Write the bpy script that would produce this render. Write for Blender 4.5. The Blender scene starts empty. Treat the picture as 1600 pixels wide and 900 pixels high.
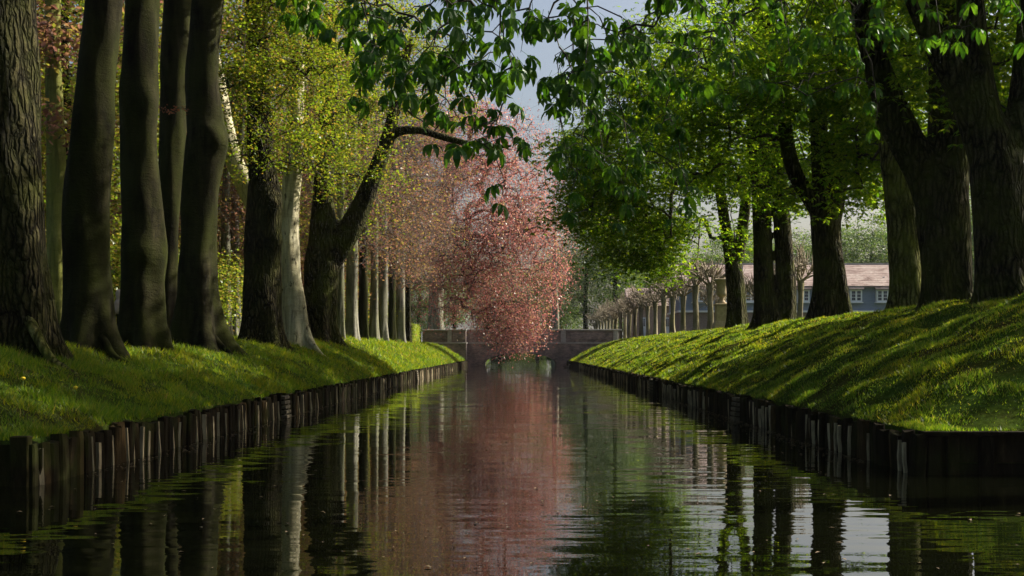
import bpy, bmesh, math, random
import numpy as np
from mathutils import Vector

R = math.radians
rng = np.random.default_rng(7)
random.seed(7)
sc = bpy.context.scene
C = sc.collection

# ------------------------------------------------------------------ camera
F = 2000.0            # focal length in pixels of the 1600 px wide photograph
CX, CY = 813.0, 548.0 # vanishing point of the canal
CAMZ = 1.5            # metres above the water (water is z = 0)
cam_d = bpy.data.cameras.new('camera')
cam = bpy.data.objects.new('camera', cam_d)
C.objects.link(cam)
cam.location = (0, 0, CAMZ)
cam.rotation_euler = (R(90), 0, 0)
cam_d.sensor_width = 36
cam_d.lens = 36 * F / 1600
cam_d.shift_x = -(CX - 800) / 1600
cam_d.shift_y = (CY - 450) / 1600
cam_d.clip_start = 0.1
cam_d.clip_end = 6000
sc.camera = cam

# ------------------------------------------------------------------ light
SUN_ELEV = 34.0
SUN_AZ = 24.0         # degrees from +X (right) towards +Y (ahead)
w = bpy.data.worlds.new('World')
sc.world = w
w.use_nodes = True
nt = w.node_tree
sky = nt.nodes.new('ShaderNodeTexSky')
sky.sky_type = 'NISHITA'
sky.sun_disc = False
sky.sun_elevation = R(SUN_ELEV)
sky.sun_rotation = R(90 - SUN_AZ)
sky.air_density = 1.0
sky.dust_density = 5.0
sky.ozone_density = 1.0
bg = nt.nodes['Background']
bg.inputs['Strength'].default_value = 0.058
nt.links.new(sky.outputs['Color'], bg.inputs['Color'])
sun_d = bpy.data.lights.new('sun', 'SUN')
sun_d.energy = 5.0
sun_d.angle = R(0.55)
sun_d.color = (1.0, 0.93, 0.80)
sun = bpy.data.objects.new('sun', sun_d)
C.objects.link(sun)
sd = Vector((math.cos(R(SUN_ELEV)) * math.cos(R(SUN_AZ)), math.cos(R(SUN_ELEV)) * math.sin(R(SUN_AZ)), math.sin(R(SUN_ELEV))))
sun.rotation_euler = sd.to_track_quat('Z', 'Y').to_euler()
sun.location = (60, 40, 60)

sc.view_settings.view_transform = 'Standard'
sc.view_settings.look = 'None'
sc.view_settings.exposure = 1.3
sc.view_settings.gamma = 1.0
sc.view_settings.use_curve_mapping = False
sc.render.engine = 'CYCLES'
sc.cycles.max_bounces = 8
sc.cycles.diffuse_bounces = 4
sc.cycles.glossy_bounces = 3
sc.cycles.transmission_bounces = 4
sc.cycles.transparent_max_bounces = 4
sc.cycles.caustics_reflective = False
sc.cycles.caustics_refractive = False
sc.cycles.sample_clamp_indirect = 6.0
sc.cycles.use_denoising = True
try:
    sc.cycles.denoiser = 'OPENIMAGEDENOISE'
    sc.cycles.denoising_input_passes = 'RGB_ALBEDO_NORMAL'
    sc.cycles.denoising_prefilter = 'ACCURATE'
except Exception:
    pass


def W(px, py, Y):
    """a point of the place: photograph pixel and its real distance"""
    return np.array([(px - CX) / F * Y, Y, CAMZ + (CY - py) / F * Y])


# ------------------------------------------------------------------ materials
def new_mat(name):
    m = bpy.data.materials.new(name)
    m.use_nodes = True
    n = m.node_tree
    for x in list(n.nodes):
        n.nodes.remove(x)
    out = n.nodes.new('ShaderNodeOutputMaterial')
    return m, n, out


def N(n, typ, **kw):
    x = n.nodes.new(typ)
    for k, v in kw.items():
        if k in x.inputs:
            x.inputs[k].default_value = v
        else:
            setattr(x, k, v)
    return x


def ramp(n, fac, stops):
    r = n.nodes.new('ShaderNodeValToRGB')
    e = r.color_ramp.elements
    while len(e) > 1:
        e.remove(e[-1])
    e[0].position = stops[0][0]
    e[0].color = (*stops[0][1], 1)
    for p, c in stops[1:]:
        k = e.new(p)
        k.color = (*c, 1)
    if fac is not None:
        n.links.new(fac, r.inputs['Fac'])
    return r


def noise(n, vec, scale, detail=4, rough=0.55, dist=0.0):
    x = N(n, 'ShaderNodeTexNoise')
    x.inputs['Scale'].default_value = scale
    x.inputs['Detail'].default_value = detail
    x.inputs['Roughness'].default_value = rough
    x.inputs['Distortion'].default_value = dist
    if vec is not None:
        n.links.new(vec, x.inputs['Vector'])
    return x


def mapping(n, vec, scale):
    m = N(n, 'ShaderNodeMapping')
    m.inputs['Scale'].default_value = scale
    n.links.new(vec, m.inputs['Vector'])
    return m.outputs['Vector']


def mixc(n, fac, a, b, blend='MIX'):
    m = N(n, 'ShaderNodeMix', data_type='RGBA', blend_type=blend)
    for s, v in ((m.inputs[0], fac), (m.inputs[6], a), (m.inputs[7], b)):
        if isinstance(v, (int, float)):
            s.default_value = v
        elif isinstance(v, tuple):
            s.default_value = (*v, 1)
        else:
            n.links.new(v, s)
    return m.outputs[2]


def bumped(n, h, strength, dist):
    b = N(n, 'ShaderNodeBump')
    b.inputs['Strength'].default_value = strength
    b.inputs['Distance'].default_value = dist
    n.links.new(h, b.inputs['Height'])
    return b.outputs['Normal']


def leaf_mat(name, stops, tstops, trans=0.45, gloss=0.06, patch=None):
    m, n, out = new_mat(name)
    g = N(n, 'ShaderNodeNewGeometry')
    c1 = ramp(n, g.outputs['Random Per Island'], stops).outputs['Color']
    c2 = ramp(n, g.outputs['Random Per Island'], tstops).outputs['Color']
    if patch:
        ns = noise(n, g.outputs['Position'], patch[0], 3)
        f = ramp(n, ns.outputs['Fac'], [(0.42, (0, 0, 0)), (0.62, (1, 1, 1))]).outputs['Color']
        c1 = mixc(n, f, c1, mixc(n, 1.0, c1, patch[1], 'MULTIPLY'))
        c2 = mixc(n, f, c2, mixc(n, 1.0, c2, patch[1], 'MULTIPLY'))
    d = N(n, 'ShaderNodeBsdfDiffuse')
    t = N(n, 'ShaderNodeBsdfTranslucent')
    n.links.new(c1, d.inputs['Color'])
    n.links.new(c2, t.inputs['Color'])
    mx = N(n, 'ShaderNodeMixShader')
    mx.inputs[0].default_value = trans
    n.links.new(d.outputs[0], mx.inputs[1])
    n.links.new(t.outputs[0], mx.inputs[2])
    gl = N(n, 'ShaderNodeBsdfGlossy')
    gl.inputs['Roughness'].default_value = 0.38
    gl.inputs['Color'].default_value = (0.8, 0.85, 0.8, 1)
    m2 = N(n, 'ShaderNodeMixShader')
    m2.inputs[0].default_value = gloss
    n.links.new(mx.outputs[0], m2.inputs[1])
    n.links.new(gl.outputs[0], m2.inputs[2])
    n.links.new(m2.outputs[0], out.inputs['Surface'])
    return m


def principled(n, out, col, rough=0.8, normal=None, spec=0.3):
    p = N(n, 'ShaderNodeBsdfPrincipled')
    if isinstance(col, tuple):
        p.inputs['Base Color'].default_value = (*col, 1)
    else:
        n.links.new(col, p.inputs['Base Color'])
    p.inputs['Roughness'].default_value = rough
    p.inputs['Specular IOR Level'].default_value = spec
    if normal is not None:
        n.links.new(normal, p.inputs['Normal'])
    n.links.new(p.outputs[0], out.inputs['Surface'])
    return p


def bark_furrowed(name, dark, light, moss, moss_amt=0.5, scale=7.0):
    m, n, out = new_mat(name)
    g = N(n, 'ShaderNodeNewGeometry')
    pos = g.outputs['Position']
    warp = noise(n, pos, 2.2, 3)
    v0 = N(n, 'ShaderNodeVectorMath', operation='MULTIPLY_ADD')
    n.links.new(warp.outputs['Color'], v0.inputs[0])
    v0.inputs[1].default_value = (0.20, 0.20, 0.5)
    n.links.new(pos, v0.inputs[2])
    v = mapping(n, v0.outputs[0], (1, 1, 0.17))
    vo = N(n, 'ShaderNodeTexVoronoi', feature='DISTANCE_TO_EDGE')
    vo.inputs['Scale'].default_value = scale
    n.links.new(v, vo.inputs['Vector'])
    edge = ramp(n, vo.outputs['Distance'], [(0.0, (0, 0, 0)), (0.30, (1, 1, 1))]).outputs['Color']
    fine = noise(n, mapping(n, pos, (1, 1, 0.5)), 34, 5, 0.65)
    h = N(n, 'ShaderNodeMath', operation='MULTIPLY_ADD')
    n.links.new(fine.outputs['Fac'], h.inputs[0])
    h.inputs[1].default_value = 0.45
    n.links.new(edge, h.inputs[2])
    c = mixc(n, edge, dark, light)
    c = mixc(n, 0.8, c, ramp(n, fine.outputs['Fac'], [(0.36, (0.25,) * 3), (0.62, (1.3,) * 3)]).outputs['Color'], 'MULTIPLY')
    ms = noise(n, pos, 1.1, 4, 0.6)
    mf = ramp(n, ms.outputs['Fac'], [(0.40, (0, 0, 0)), (0.68, (moss_amt,) * 3)]).outputs['Color']
    c = mixc(n, mf, c, moss)
    principled(n, out, c, 0.9, bumped(n, h.outputs[0], 1.0, 0.10), 0.06)
    return m


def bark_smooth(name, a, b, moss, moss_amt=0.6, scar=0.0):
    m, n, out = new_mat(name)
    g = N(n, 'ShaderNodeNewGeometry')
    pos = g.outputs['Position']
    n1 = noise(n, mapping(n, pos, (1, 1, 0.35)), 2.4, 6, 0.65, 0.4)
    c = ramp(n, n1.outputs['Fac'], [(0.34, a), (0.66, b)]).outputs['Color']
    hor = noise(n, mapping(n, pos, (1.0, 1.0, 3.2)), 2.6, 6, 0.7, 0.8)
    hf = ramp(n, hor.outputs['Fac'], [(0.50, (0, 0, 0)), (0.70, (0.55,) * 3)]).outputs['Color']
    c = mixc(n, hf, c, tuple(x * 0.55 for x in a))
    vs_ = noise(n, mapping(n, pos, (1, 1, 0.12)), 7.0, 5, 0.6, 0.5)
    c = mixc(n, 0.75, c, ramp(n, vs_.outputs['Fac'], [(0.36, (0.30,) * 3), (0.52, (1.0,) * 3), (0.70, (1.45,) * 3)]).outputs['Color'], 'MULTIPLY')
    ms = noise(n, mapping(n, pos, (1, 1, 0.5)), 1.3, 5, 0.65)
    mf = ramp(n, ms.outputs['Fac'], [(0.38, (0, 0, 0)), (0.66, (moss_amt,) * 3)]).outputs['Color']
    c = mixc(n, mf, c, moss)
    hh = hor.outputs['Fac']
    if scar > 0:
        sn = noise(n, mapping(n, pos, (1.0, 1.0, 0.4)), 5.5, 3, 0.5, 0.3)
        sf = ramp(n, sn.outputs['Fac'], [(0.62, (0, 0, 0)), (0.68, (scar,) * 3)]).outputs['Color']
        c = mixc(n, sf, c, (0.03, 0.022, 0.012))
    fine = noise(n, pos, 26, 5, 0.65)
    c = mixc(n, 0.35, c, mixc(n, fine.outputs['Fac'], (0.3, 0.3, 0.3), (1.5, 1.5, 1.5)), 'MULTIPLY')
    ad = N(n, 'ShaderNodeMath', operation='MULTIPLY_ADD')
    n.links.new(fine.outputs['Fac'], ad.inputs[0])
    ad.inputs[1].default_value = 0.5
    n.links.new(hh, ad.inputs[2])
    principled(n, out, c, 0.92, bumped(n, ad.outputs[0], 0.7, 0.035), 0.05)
    return m


def plain_noise(name, a, b, scale, rough=0.85, bump=0.3, bd=0.02, stretch=(1, 1, 1)):
    m, n, out = new_mat(name)
    g = N(n, 'ShaderNodeNewGeometry')
    v = mapping(n, g.outputs['Position'], stretch)
    x = noise(n, v, scale, 6, 0.65)
    c = ramp(n, x.outputs['Fac'], [(0.3, a), (0.7, b)]).outputs['Color']
    principled(n, out, c, rough, bumped(n, x.outputs['Fac'], bump, bd))
    return m


M = {}
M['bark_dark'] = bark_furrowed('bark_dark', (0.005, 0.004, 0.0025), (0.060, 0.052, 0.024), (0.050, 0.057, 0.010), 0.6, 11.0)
M['bark_chestnut'] = bark_furrowed('bark_chestnut', (0.005, 0.004, 0.003), (0.075, 0.063, 0.032), (0.066, 0.078, 0.013), 0.8, 9.5)
M['bark_mossy'] = bark_furrowed('bark_mossy', (0.012, 0.011, 0.005), (0.22, 0.20, 0.08), (0.18, 0.20, 0.03), 0.8, 8.5)
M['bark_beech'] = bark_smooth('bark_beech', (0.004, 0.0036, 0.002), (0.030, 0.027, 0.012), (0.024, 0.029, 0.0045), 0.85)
M['bark_grey'] = bark_smooth('bark_grey', (0.13, 0.125, 0.10), (0.26, 0.25, 0.21), (0.12, 0.13, 0.04), 0.6)
M['bark_green'] = bark_smooth('bark_green', (0.13, 0.13, 0.04), (0.22, 0.21, 0.07), (0.13, 0.15, 0.025), 0.7)
M['bark_pale'] = bark_smooth('bark_pale', (0.34, 0.30, 0.19), (0.56, 0.52, 0.38), (0.30, 0.29, 0.11), 0.35, 0.9)
M['bark_pollard'] = bark_smooth('bark_pollard', (0.13, 0.11, 0.07), (0.30, 0.26, 0.18), (0.16, 0.15, 0.05), 0.5)
M['twig'] = plain_noise('twig', (0.02, 0.016, 0.011), (0.06, 0.048, 0.034), 8)
M['twig_brown'] = plain_noise('twig_brown', (0.045, 0.034, 0.030), (0.12, 0.095, 0.085), 8)
M['twig_pollard'] = plain_noise('twig_pollard', (0.13, 0.10, 0.065), (0.30, 0.25, 0.17), 5)
M['leaf_chestnut'] = leaf_mat('leaf_chestnut',
    [(0, (0.026, 0.070, 0.004)), (0.5, (0.045, 0.105, 0.006)), (1, (0.085, 0.15, 0.009))],
    [(0, (0.10, 0.24, 0.005)), (0.5, (0.23, 0.39, 0.008)), (1, (0.50, 0.60, 0.018))], 0.52, 0.018)
M['leaf_chestnut_near'] = leaf_mat('leaf_chestnut_near',
    [(0, (0.018, 0.060, 0.004)), (1, (0.045, 0.115, 0.007))],
    [(0, (0.04, 0.14, 0.006)), (1, (0.13, 0.27, 0.010))], 0.42, 0.018)
M['leaf_yellow'] = leaf_mat('leaf_yellow',
    [(0, (0.060, 0.100, 0.007)), (0.6, (0.11, 0.145, 0.010)), (0.9, (0.18, 0.16, 0.016)), (1, (0.20, 0.11, 0.025))],
    [(0, (0.15, 0.26, 0.010)), (0.6, (0.27, 0.35, 0.014)), (0.9, (0.42, 0.34, 0.03)), (1, (0.42, 0.22, 0.05))], 0.5, 0.018)
M['leaf_copper'] = leaf_mat('leaf_copper',
    [(0, (0.14, 0.045, 0.042)), (0.45, (0.28, 0.10, 0.09)), (0.8, (0.40, 0.17, 0.145)), (0.93, (0.36, 0.25, 0.12)), (1, (0.30, 0.27, 0.06))],
    [(0, (0.34, 0.09, 0.08)), (0.45, (0.55, 0.20, 0.17)), (0.8, (0.66, 0.31, 0.25)), (0.93, (0.55, 0.36, 0.15)), (1, (0.45, 0.39, 0.09))], 0.45, 0.03)
M['leaf_rust'] = leaf_mat('leaf_rust',
    [(0, (0.09, 0.045, 0.038)), (0.4, (0.17, 0.085, 0.065)), (0.75, (0.21, 0.12, 0.055)), (1, (0.17, 0.16, 0.022))],
    [(0, (0.20, 0.08, 0.06)), (0.4, (0.34, 0.16, 0.11)), (0.75, (0.40, 0.23, 0.08)), (1, (0.31, 0.32, 0.03))], 0.45, 0.02)
M['leaf_wood'] = leaf_mat('leaf_wood',
    [(0, (0.07, 0.12, 0.012)), (0.5, (0.13, 0.17, 0.018)), (0.8, (0.22, 0.21, 0.03)), (1, (0.24, 0.15, 0.04))],
    [(0, (0.20, 0.32, 0.02)), (0.5, (0.36, 0.44, 0.03)), (0.8, (0.52, 0.46, 0.05)), (1, (0.5, 0.29, 0.07))], 0.45, 0.03)
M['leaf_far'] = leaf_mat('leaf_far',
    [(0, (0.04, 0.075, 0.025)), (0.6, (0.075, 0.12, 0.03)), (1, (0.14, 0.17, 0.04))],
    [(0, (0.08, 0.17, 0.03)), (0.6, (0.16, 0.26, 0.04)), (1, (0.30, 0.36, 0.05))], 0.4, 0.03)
M['leaf_sprig'] = leaf_mat('leaf_sprig', [(0, (0.35, 0.09, 0.05)), (1, (0.5, 0.18, 0.09))], [(0, (0.6, 0.16, 0.08)), (1, (0.7, 0.28, 0.12))], 0.45, 0.03)
M['leaf_hedge'] = leaf_mat('leaf_hedge', [(0, (0.12, 0.19, 0.02)), (1, (0.24, 0.28, 0.03))], [(0, (0.28, 0.40, 0.03)), (1, (0.5, 0.52, 0.04))], 0.4, 0.04)
M['grass'] = leaf_mat('grass',
    [(0, (0.032, 0.078, 0.005)), (0.5, (0.058, 0.118, 0.008)), (0.93, (0.12, 0.155, 0.014)), (1, (0.20, 0.17, 0.05))],
    [(0, (0.11, 0.23, 0.010)), (0.5, (0.21, 0.36, 0.012)), (0.93, (0.40, 0.47, 0.02)), (1, (0.45, 0.38, 0.09))], 0.46, 0.015,
    patch=(0.75, (1.4, 1.03, 0.8)))

# ------------------------------------------------------------------ object helpers
def link(o, parent=None):
    C.objects.link(o)
    if parent is not None:
        o.parent = parent
    return o


def tag(o, label, cat, group=None):
    o['label'] = label
    o['category'] = cat
    if group:
        o['group'] = group
    return o


def thing(name, label, cat, loc=(0, 0, 0), rz=0.0, group=None):
    o = bpy.data.objects.new(name, None)
    o.empty_display_size = 0.3
    C.objects.link(o)
    o.location = tuple(float(v) for v in loc)
    o.rotation_euler = (0, 0, rz)
    return tag(o, label, cat, group)


def np_mesh(name, verts, faces, mat, smooth=False):
    """verts (N,3), faces (M,k) all of one size, or a list of such arrays"""
    me = bpy.data.meshes.new(name)
    verts = np.asarray(verts, dtype=np.float32)
    if not isinstance(faces, list):
        faces = [faces]
    faces = [np.asarray(f, dtype=np.int32) for f in faces if len(f)]
    nl = sum(f.size for f in faces)
    nf = sum(len(f) for f in faces)
    me.vertices.add(len(verts))
    me.vertices.foreach_set('co', verts.ravel())
    me.loops.add(nl)
    me.loops.foreach_set('vertex_index', np.concatenate([f.ravel() for f in faces]))
    me.polygons.add(nf)
    tot = np.concatenate([np.full(len(f), f.shape[1], dtype=np.int32) for f in faces])
    st = np.concatenate([[0], np.cumsum(tot)[:-1]]).astype(np.int32)
    me.polygons.foreach_set('loop_start', st)
    me.polygons.foreach_set('loop_total', tot)
    if smooth:
        me.polygons.foreach_set('use_smooth', np.ones(nf, dtype=bool))
    me.update(calc_edges=True)
    if mat:
        me.materials.append(mat)
    return me


def np_obj(name, verts, faces, mat, parent=None, smooth=False):
    return link(bpy.data.objects.new(name, np_mesh(name, verts, faces, mat, smooth)), parent)


def bm_obj(name, bm, mat, parent=None, smooth=False, bevel=0.0):
    if bevel > 0:
        bmesh.ops.bevel(bm, geom=list(bm.edges), offset=bevel, segments=1, affect='EDGES')
    me = bpy.data.meshes.new(name)
    bm.normal_update()
    bm.to_mesh(me)
    bm.free()
    if smooth:
        for p in me.polygons:
            p.use_smooth = True
    me.materials.append(mat)
    return link(bpy.data.objects.new(name, me), parent)


def add_box(bm, x0, x1, y0, y1, z0, z1):
    v = [bm.verts.new(p) for p in ((x0, y0, z0), (x1, y0, z0), (x1, y1, z0), (x0, y1, z0), (x0, y0, z1), (x1, y0, z1), (x1, y1, z1), (x0, y1, z1))]
    for f in ((0, 3, 2, 1), (4, 5, 6, 7), (0, 1, 5, 4), (1, 2, 6, 5), (2, 3, 7, 6), (3, 0, 4, 7)):
        bm.faces.new([v[i] for i in f])


def box_obj(name, b, mat, parent=None, bevel=0.0):
    bm = bmesh.new()
    add_box(bm, *b)
    return bm_obj(name, bm, mat, parent, bevel=bevel)


def lathe(bm, prof, seg=24, wob=0.0):
    rings = []
    for r, z in prof:
        rings.append([bm.verts.new((r * math.cos(2 * math.pi * k / seg), r * math.sin(2 * math.pi * k / seg), z)) for k in range(seg)])
    for a, b in zip(rings[:-1], rings[1:]):
        for k in range(seg):
            bm.faces.new((a[k], a[(k + 1) % seg], b[(k + 1) % seg], b[k]))
    bm.faces.new(list(reversed(rings[0])))
    bm.faces.new(rings[-1])


def copy_tree(o, parent=None):
    c = o.copy()
    C.objects.link(c)
    c.parent = parent
    for ch in list(o.children):
        copy_tree(ch, c)
    return c


# ------------------------------------------------------------------ the ground
XL, XR = -5.5, 4.9
YL, YR = 14.2, 15.6
YEND = 240.0


def rise_l(Y):
    return 1.02 + 0.60 * np.clip((Y - 26) / 36, 0, 1)


def hash_noise(x, y):
    return (np.sin(x * 1.7 + 1.3 * np.sin(y * 0.9)) * np.sin(y * 1.3 + 0.8 * np.sin(x * 1.1 + 2)) +
            0.5 * np.sin(x * 3.9 + y * 2.1 + 1) * np.sin(y * 3.3 - x * 1.7) + 0.25 * np.sin(x * 8.1 - y * 5) * np.sin(y * 7.3 + x * 4))


def ground(X, Y):
    X = np.asarray(X, dtype=float)
    Y = np.asarray(Y, dtype=float)
    smin = lambda a, b: np.maximum(0, -np.log(np.exp(-np.clip(a, -20, 60) * 1.3) + np.exp(-np.clip(b, -20, 60) * 1.3)) / 1.3)
    dl = smin(XL - X, (Y - YL) * 1.1)      # the banks also slope down to their near ends
    dr = smin(X - XR, (Y - YR) * 1.1)
    tl = np.clip(dl / 3.1, 0, 1)
    zl = 0.50 + rise_l(Y) * (0.35 * tl + 0.65 * tl * (2 - tl)) + np.clip(dl - 3.1, 0, 30) * 0.012
    tr = np.clip(dr / 5.0, 0, 1)
    zr = 0.52 + 2.04 * (0.45 * tr + 0.55 * tr * (2 - tr)) - np.clip(dr - 7, 0, 20) * 0.03
    nb = hash_noise(X, Y) * 0.045
    zl = zl + (nb * 1.2 + np.sin(X * 2.7 + 1.5 * np.sin(Y * 0.8)) * np.sin(Y * 2.1 - X * 1.1) * 0.045) * np.clip(dl / 0.6, 0, 1)
    zr = zr + (nb * 1.5 + np.sin(X * 2.3 + 2.0 * np.sin(Y * 0.7)) * np.sin(Y * 1.9 + X * 1.4) * 0.06) * np.clip(dr / 0.6, 0, 1)
    # the canal ends against a low bank far behind the bridge
    z = np.where(X <= XL, zl, np.where(X >= XR, zr, -0.7))
    z = np.where((X <= XL) & (Y < YL), -0.7, z)
    z = np.where((X >= XR) & (Y < YR), -0.7, z)
    z = np.where((Y > YEND) & (X > XL) & (X < XR), 1.6, z)
    z = np.where(Y < -3.0, 0.6, z)
    return z


def gz(x, y):
    return float(ground(x, y))


def spaced(a, b, n):
    return list(np.linspace(a, b, n, endpoint=False))


gx = [-3000, -1500, -800, -400, -220, -130, -80] + spaced(-56, -16, 20) + spaced(-16, XL, 48) + [XL, XL + 0.02] + spaced(XL + 1, XR - 0.5, 6) + \
     [XR - 0.02, XR] + spaced(XR + 0.2, 17, 56) + spaced(17, 56, 20) + [56, 80, 130, 220, 400, 800, 1500, 3000]
gy = [-600, -200, -60, -20, -3.02, -3.0, 4, 10, YL - 0.02, YL] + spaced(YL + 0.3, YR - 0.1, 5) + [YR - 0.02, YR] + spaced(YR + 0.25, 60, 150) + \
     spaced(60, 140, 90) + spaced(140, YEND, 20) + [YEND, YEND + 0.05, 300, 400, 600, 1000, 1800, 3500]
GX, GY = np.meshgrid(np.array(gx, float), np.array(gy, float))
GZ = ground(GX, GY)
V = np.stack([GX, GY, GZ], -1).reshape(-1, 3)
nx, ny = len(gx), len(gy)
idx = np.arange(nx * ny).reshape(ny, nx)
Fq = np.stack([idx[:-1, :-1], idx[:-1, 1:], idx[1:, 1:], idx[1:, :-1]], -1).reshape(-1, 4)

m, n, out = new_mat('turf')
g = N(n, 'ShaderNodeNewGeometry')
pos = g.outputs['Position']
n1 = noise(n, pos, 0.8, 6, 0.65)
n2 = noise(n, pos, 9.0, 6, 0.7)
c = ramp(n, n1.outputs['Fac'], [(0.32, (0.045, 0.036, 0.016)), (0.46, (0.05, 0.07, 0.014)), (0.62, (0.045, 0.085, 0.014)), (0.8, (0.09, 0.10, 0.02))]).outputs['Color']
c2 = ramp(n, n2.outputs['Fac'], [(0.3, (0.3, 0.3, 0.3)), (0.7, (1.35, 1.3, 1.2))]).outputs['Color']
c = mixc(n, 0.85, c, c2, 'MULTIPLY')
principled(n, out, c, 0.95, bumped(n, n2.outputs['Fac'], 1.0, 0.09), 0.0)
M['turf'] = m
gr = np_obj('ground', V, Fq, M['turf'], smooth=True)
gr['kind'] = 'structure'

# water ---------------------------------------------------------------
m, n, out = new_mat('water')
g = N(n, 'ShaderNodeNewGeometry')
pos = g.outputs['Position']


def slope_noise(scale, stretch, amp, seed, detail=2):
    v = mapping(n, pos, stretch)
    ad = N(n, 'ShaderNodeVectorMath', operation='ADD')
    ad.inputs[1].default_value = (seed, seed * 1.7, 0)
    n.links.new(v, ad.inputs[0])
    x = noise(n, ad.outputs[0], scale, detail, 0.55)
    s = N(n, 'ShaderNodeVectorMath', operation='SUBTRACT')
    n.links.new(x.outputs['Color'], s.inputs[0])
    s.inputs[1].default_value = (0.5, 0.5, 0.5)
    k = N(n, 'ShaderNodeVectorMath', operation='MULTIPLY')
    k.inputs[1].default_value = (amp[0], amp[1], 0)
    n.links.new(s.outputs[0], k.inputs[0])
    return k.outputs[0]


s1 = slope_noise(1.3, (0.6, 1.5, 1), (0.008, 0.028), 3.1)
s2 = slope_noise(4.2, (0.30, 1.35, 1), (0.014, 0.105), 11.7, 3)
calm = noise(n, mapping(n, pos, (0.12, 0.25, 1)), 1.0, 3)
cf = ramp(n, calm.outputs['Fac'], [(0.35, (0.35,) * 3), (0.65, (1.2,) * 3)]).outputs['Color']
s2m = N(n, 'ShaderNodeVectorMath', operation='MULTIPLY')
n.links.new(s2, s2m.inputs[0])
n.links.new(cf, s2m.inputs[1])
sa = N(n, 'ShaderNodeVectorMath', operation='ADD')
n.links.new(s1, sa.inputs[0])
n.links.new(s2m.outputs[0], sa.inputs[1])
sb = N(n, 'ShaderNodeVectorMath', operation='ADD')
n.links.new(sa.outputs[0], sb.inputs[0])
sb.inputs[1].default_value = (0, 0, 1)
nn = N(n, 'ShaderNodeVectorMath', operation='NORMALIZE')
n.links.new(sb.outputs[0], nn.inputs[0])
p = principled(n, out, (0.0022, 0.0026, 0.0010), 0.012, nn.outputs[0], 0.5)
p.inputs['IOR'].default_value = 1.33
M['water'] = m
wx, wy = np.meshgrid(np.array([-300, -40, -10, -6.2, 0, 5.6, 10, 40, 300.]), np.array([-2.9, 5, 15, 30, 60, 90, 130, 180, 240.]))
wz = np.zeros_like(wx)
ii = np.arange(wx.size).reshape(wx.shape)
Fw = np.stack([ii[:-1, :-1], ii[:-1, 1:], ii[1:, 1:], ii[1:, :-1]], -1).reshape(-1, 4)
keep = []
for q in Fw:                                   # water only where there is no land above it
    cx_ = wx.ravel()[q].mean(); cy_ = wy.ravel()[q].mean()
    if cy_ < 16 or abs(cx_) < 8:
        keep.append(q)
wt = np_obj('water', np.stack([wx, wy, wz], -1).reshape(-1, 3), np.array(keep), M['water'])
wt['kind'] = 'structure'

# ------------------------------------------------------------------ leaves
def unit(a):
    return a / np.maximum(np.linalg.norm(a, axis=-1, keepdims=True), 1e-9)


def leaf_quads(c, d, nrm, L, Wd, wide=0.5, fold=0.12):
    d = unit(d)
    s = unit(np.cross(nrm, d))
    nn_ = np.cross(d, s)
    L = np.asarray(L).reshape(-1, 1)
    Wd = np.asarray(Wd).reshape(-1, 1)
    a = c
    b = c + d * L * wide + s * Wd * 0.5 + nn_ * Wd * fold
    t = c + d * L
    e = c + d * L * wide - s * Wd * 0.5 + nn_ * Wd * fold
    v = np.stack([a, b, t, e], 1).reshape(-1, 3)
    f = np.arange(len(v)).reshape(-1, 4)
    return v, f


def scatter_leaves(tips, per, spread, size, droop=0.25, flat=0.55, asp=0.62, rg=rng):
    n_ = len(tips) * per
    c = np.repeat(tips, per, 0) + rg.normal(size=(n_, 3)) * np.array([spread, spread, spread * flat])
    d = unit(rg.normal(size=(n_, 3)) * np.array([1, 1, 0.45]) - np.array([0, 0, droop]))
    nr = unit(rg.normal(size=(n_, 3)) * 0.55 + np.array([0, 0, 1.0]))
    L = size * rg.uniform(0.65, 1.3, n_)
    return leaf_quads(c, d, nr, L, L * asp)


def scatter_compound(tips, per, spread, size, leaflets=5, flat=0.7, rg=rng):
    n_ = len(tips) * per
    c = np.repeat(tips, per, 0) + rg.normal(size=(n_, 3)) * np.array([spread, spread, spread * flat])
    az = rg.uniform(0, 2 * np.pi, n_)
    sz = size * rg.uniform(0.7, 1.25, n_)
    tilt = rg.normal(size=(n_, 3)) * 0.25
    vs = []
    for k in range(leaflets):
        t = (k / (leaflets - 1) - 0.5) * 2
        a = az + t * 1.9
        d = np.stack([np.cos(a), np.sin(a), -0.55 + rg.normal(size=n_) * 0.22], -1) + tilt
        nr = np.stack([np.cos(a) * 0.45, np.sin(a) * 0.45, np.ones(n_)], -1) + tilt
        L = sz * (1 - 0.28 * abs(t)) * rg.uniform(0.9, 1.1, n_)
        v, _ = leaf_quads(c, d, nr, L, L * 0.42, wide=0.62, fold=0.10)
        vs.append(v)
    v = np.concatenate(vs)
    return v, np.arange(len(v)).reshape(-1, 4)


# ------------------------------------------------------------------ tubes
def resample(P, r, step):
    P = np.asarray(P, float)
    r = np.asarray(r, float)
    # Catmull-Rom through the points
    out_p, out_r = [], []
    k = len(P)
    for i in range(k - 1):
        p0 = P[max(i - 1, 0)]; p1 = P[i]; p2 = P[i + 1]; p3 = P[min(i + 2, k - 1)]
        ns_ = max(1, int(np.ceil(np.linalg.norm(p2 - p1) / step)))
        for t in np.arange(ns_) / ns_:
            out_p.append(0.5 * ((2 * p1) + (-p0 + p2) * t + (2 * p0 - 5 * p1 + 4 * p2 - p3) * t * t + (-p0 + 3 * p1 - 3 * p2 + p3) * t ** 3))
            out_r.append(r[i] + (r[i + 1] - r[i]) * (t * t * (3 - 2 * t)))
    out_p.append(P[-1]); out_r.append(r[-1])
    return np.array(out_p), np.array(out_r)


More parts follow.
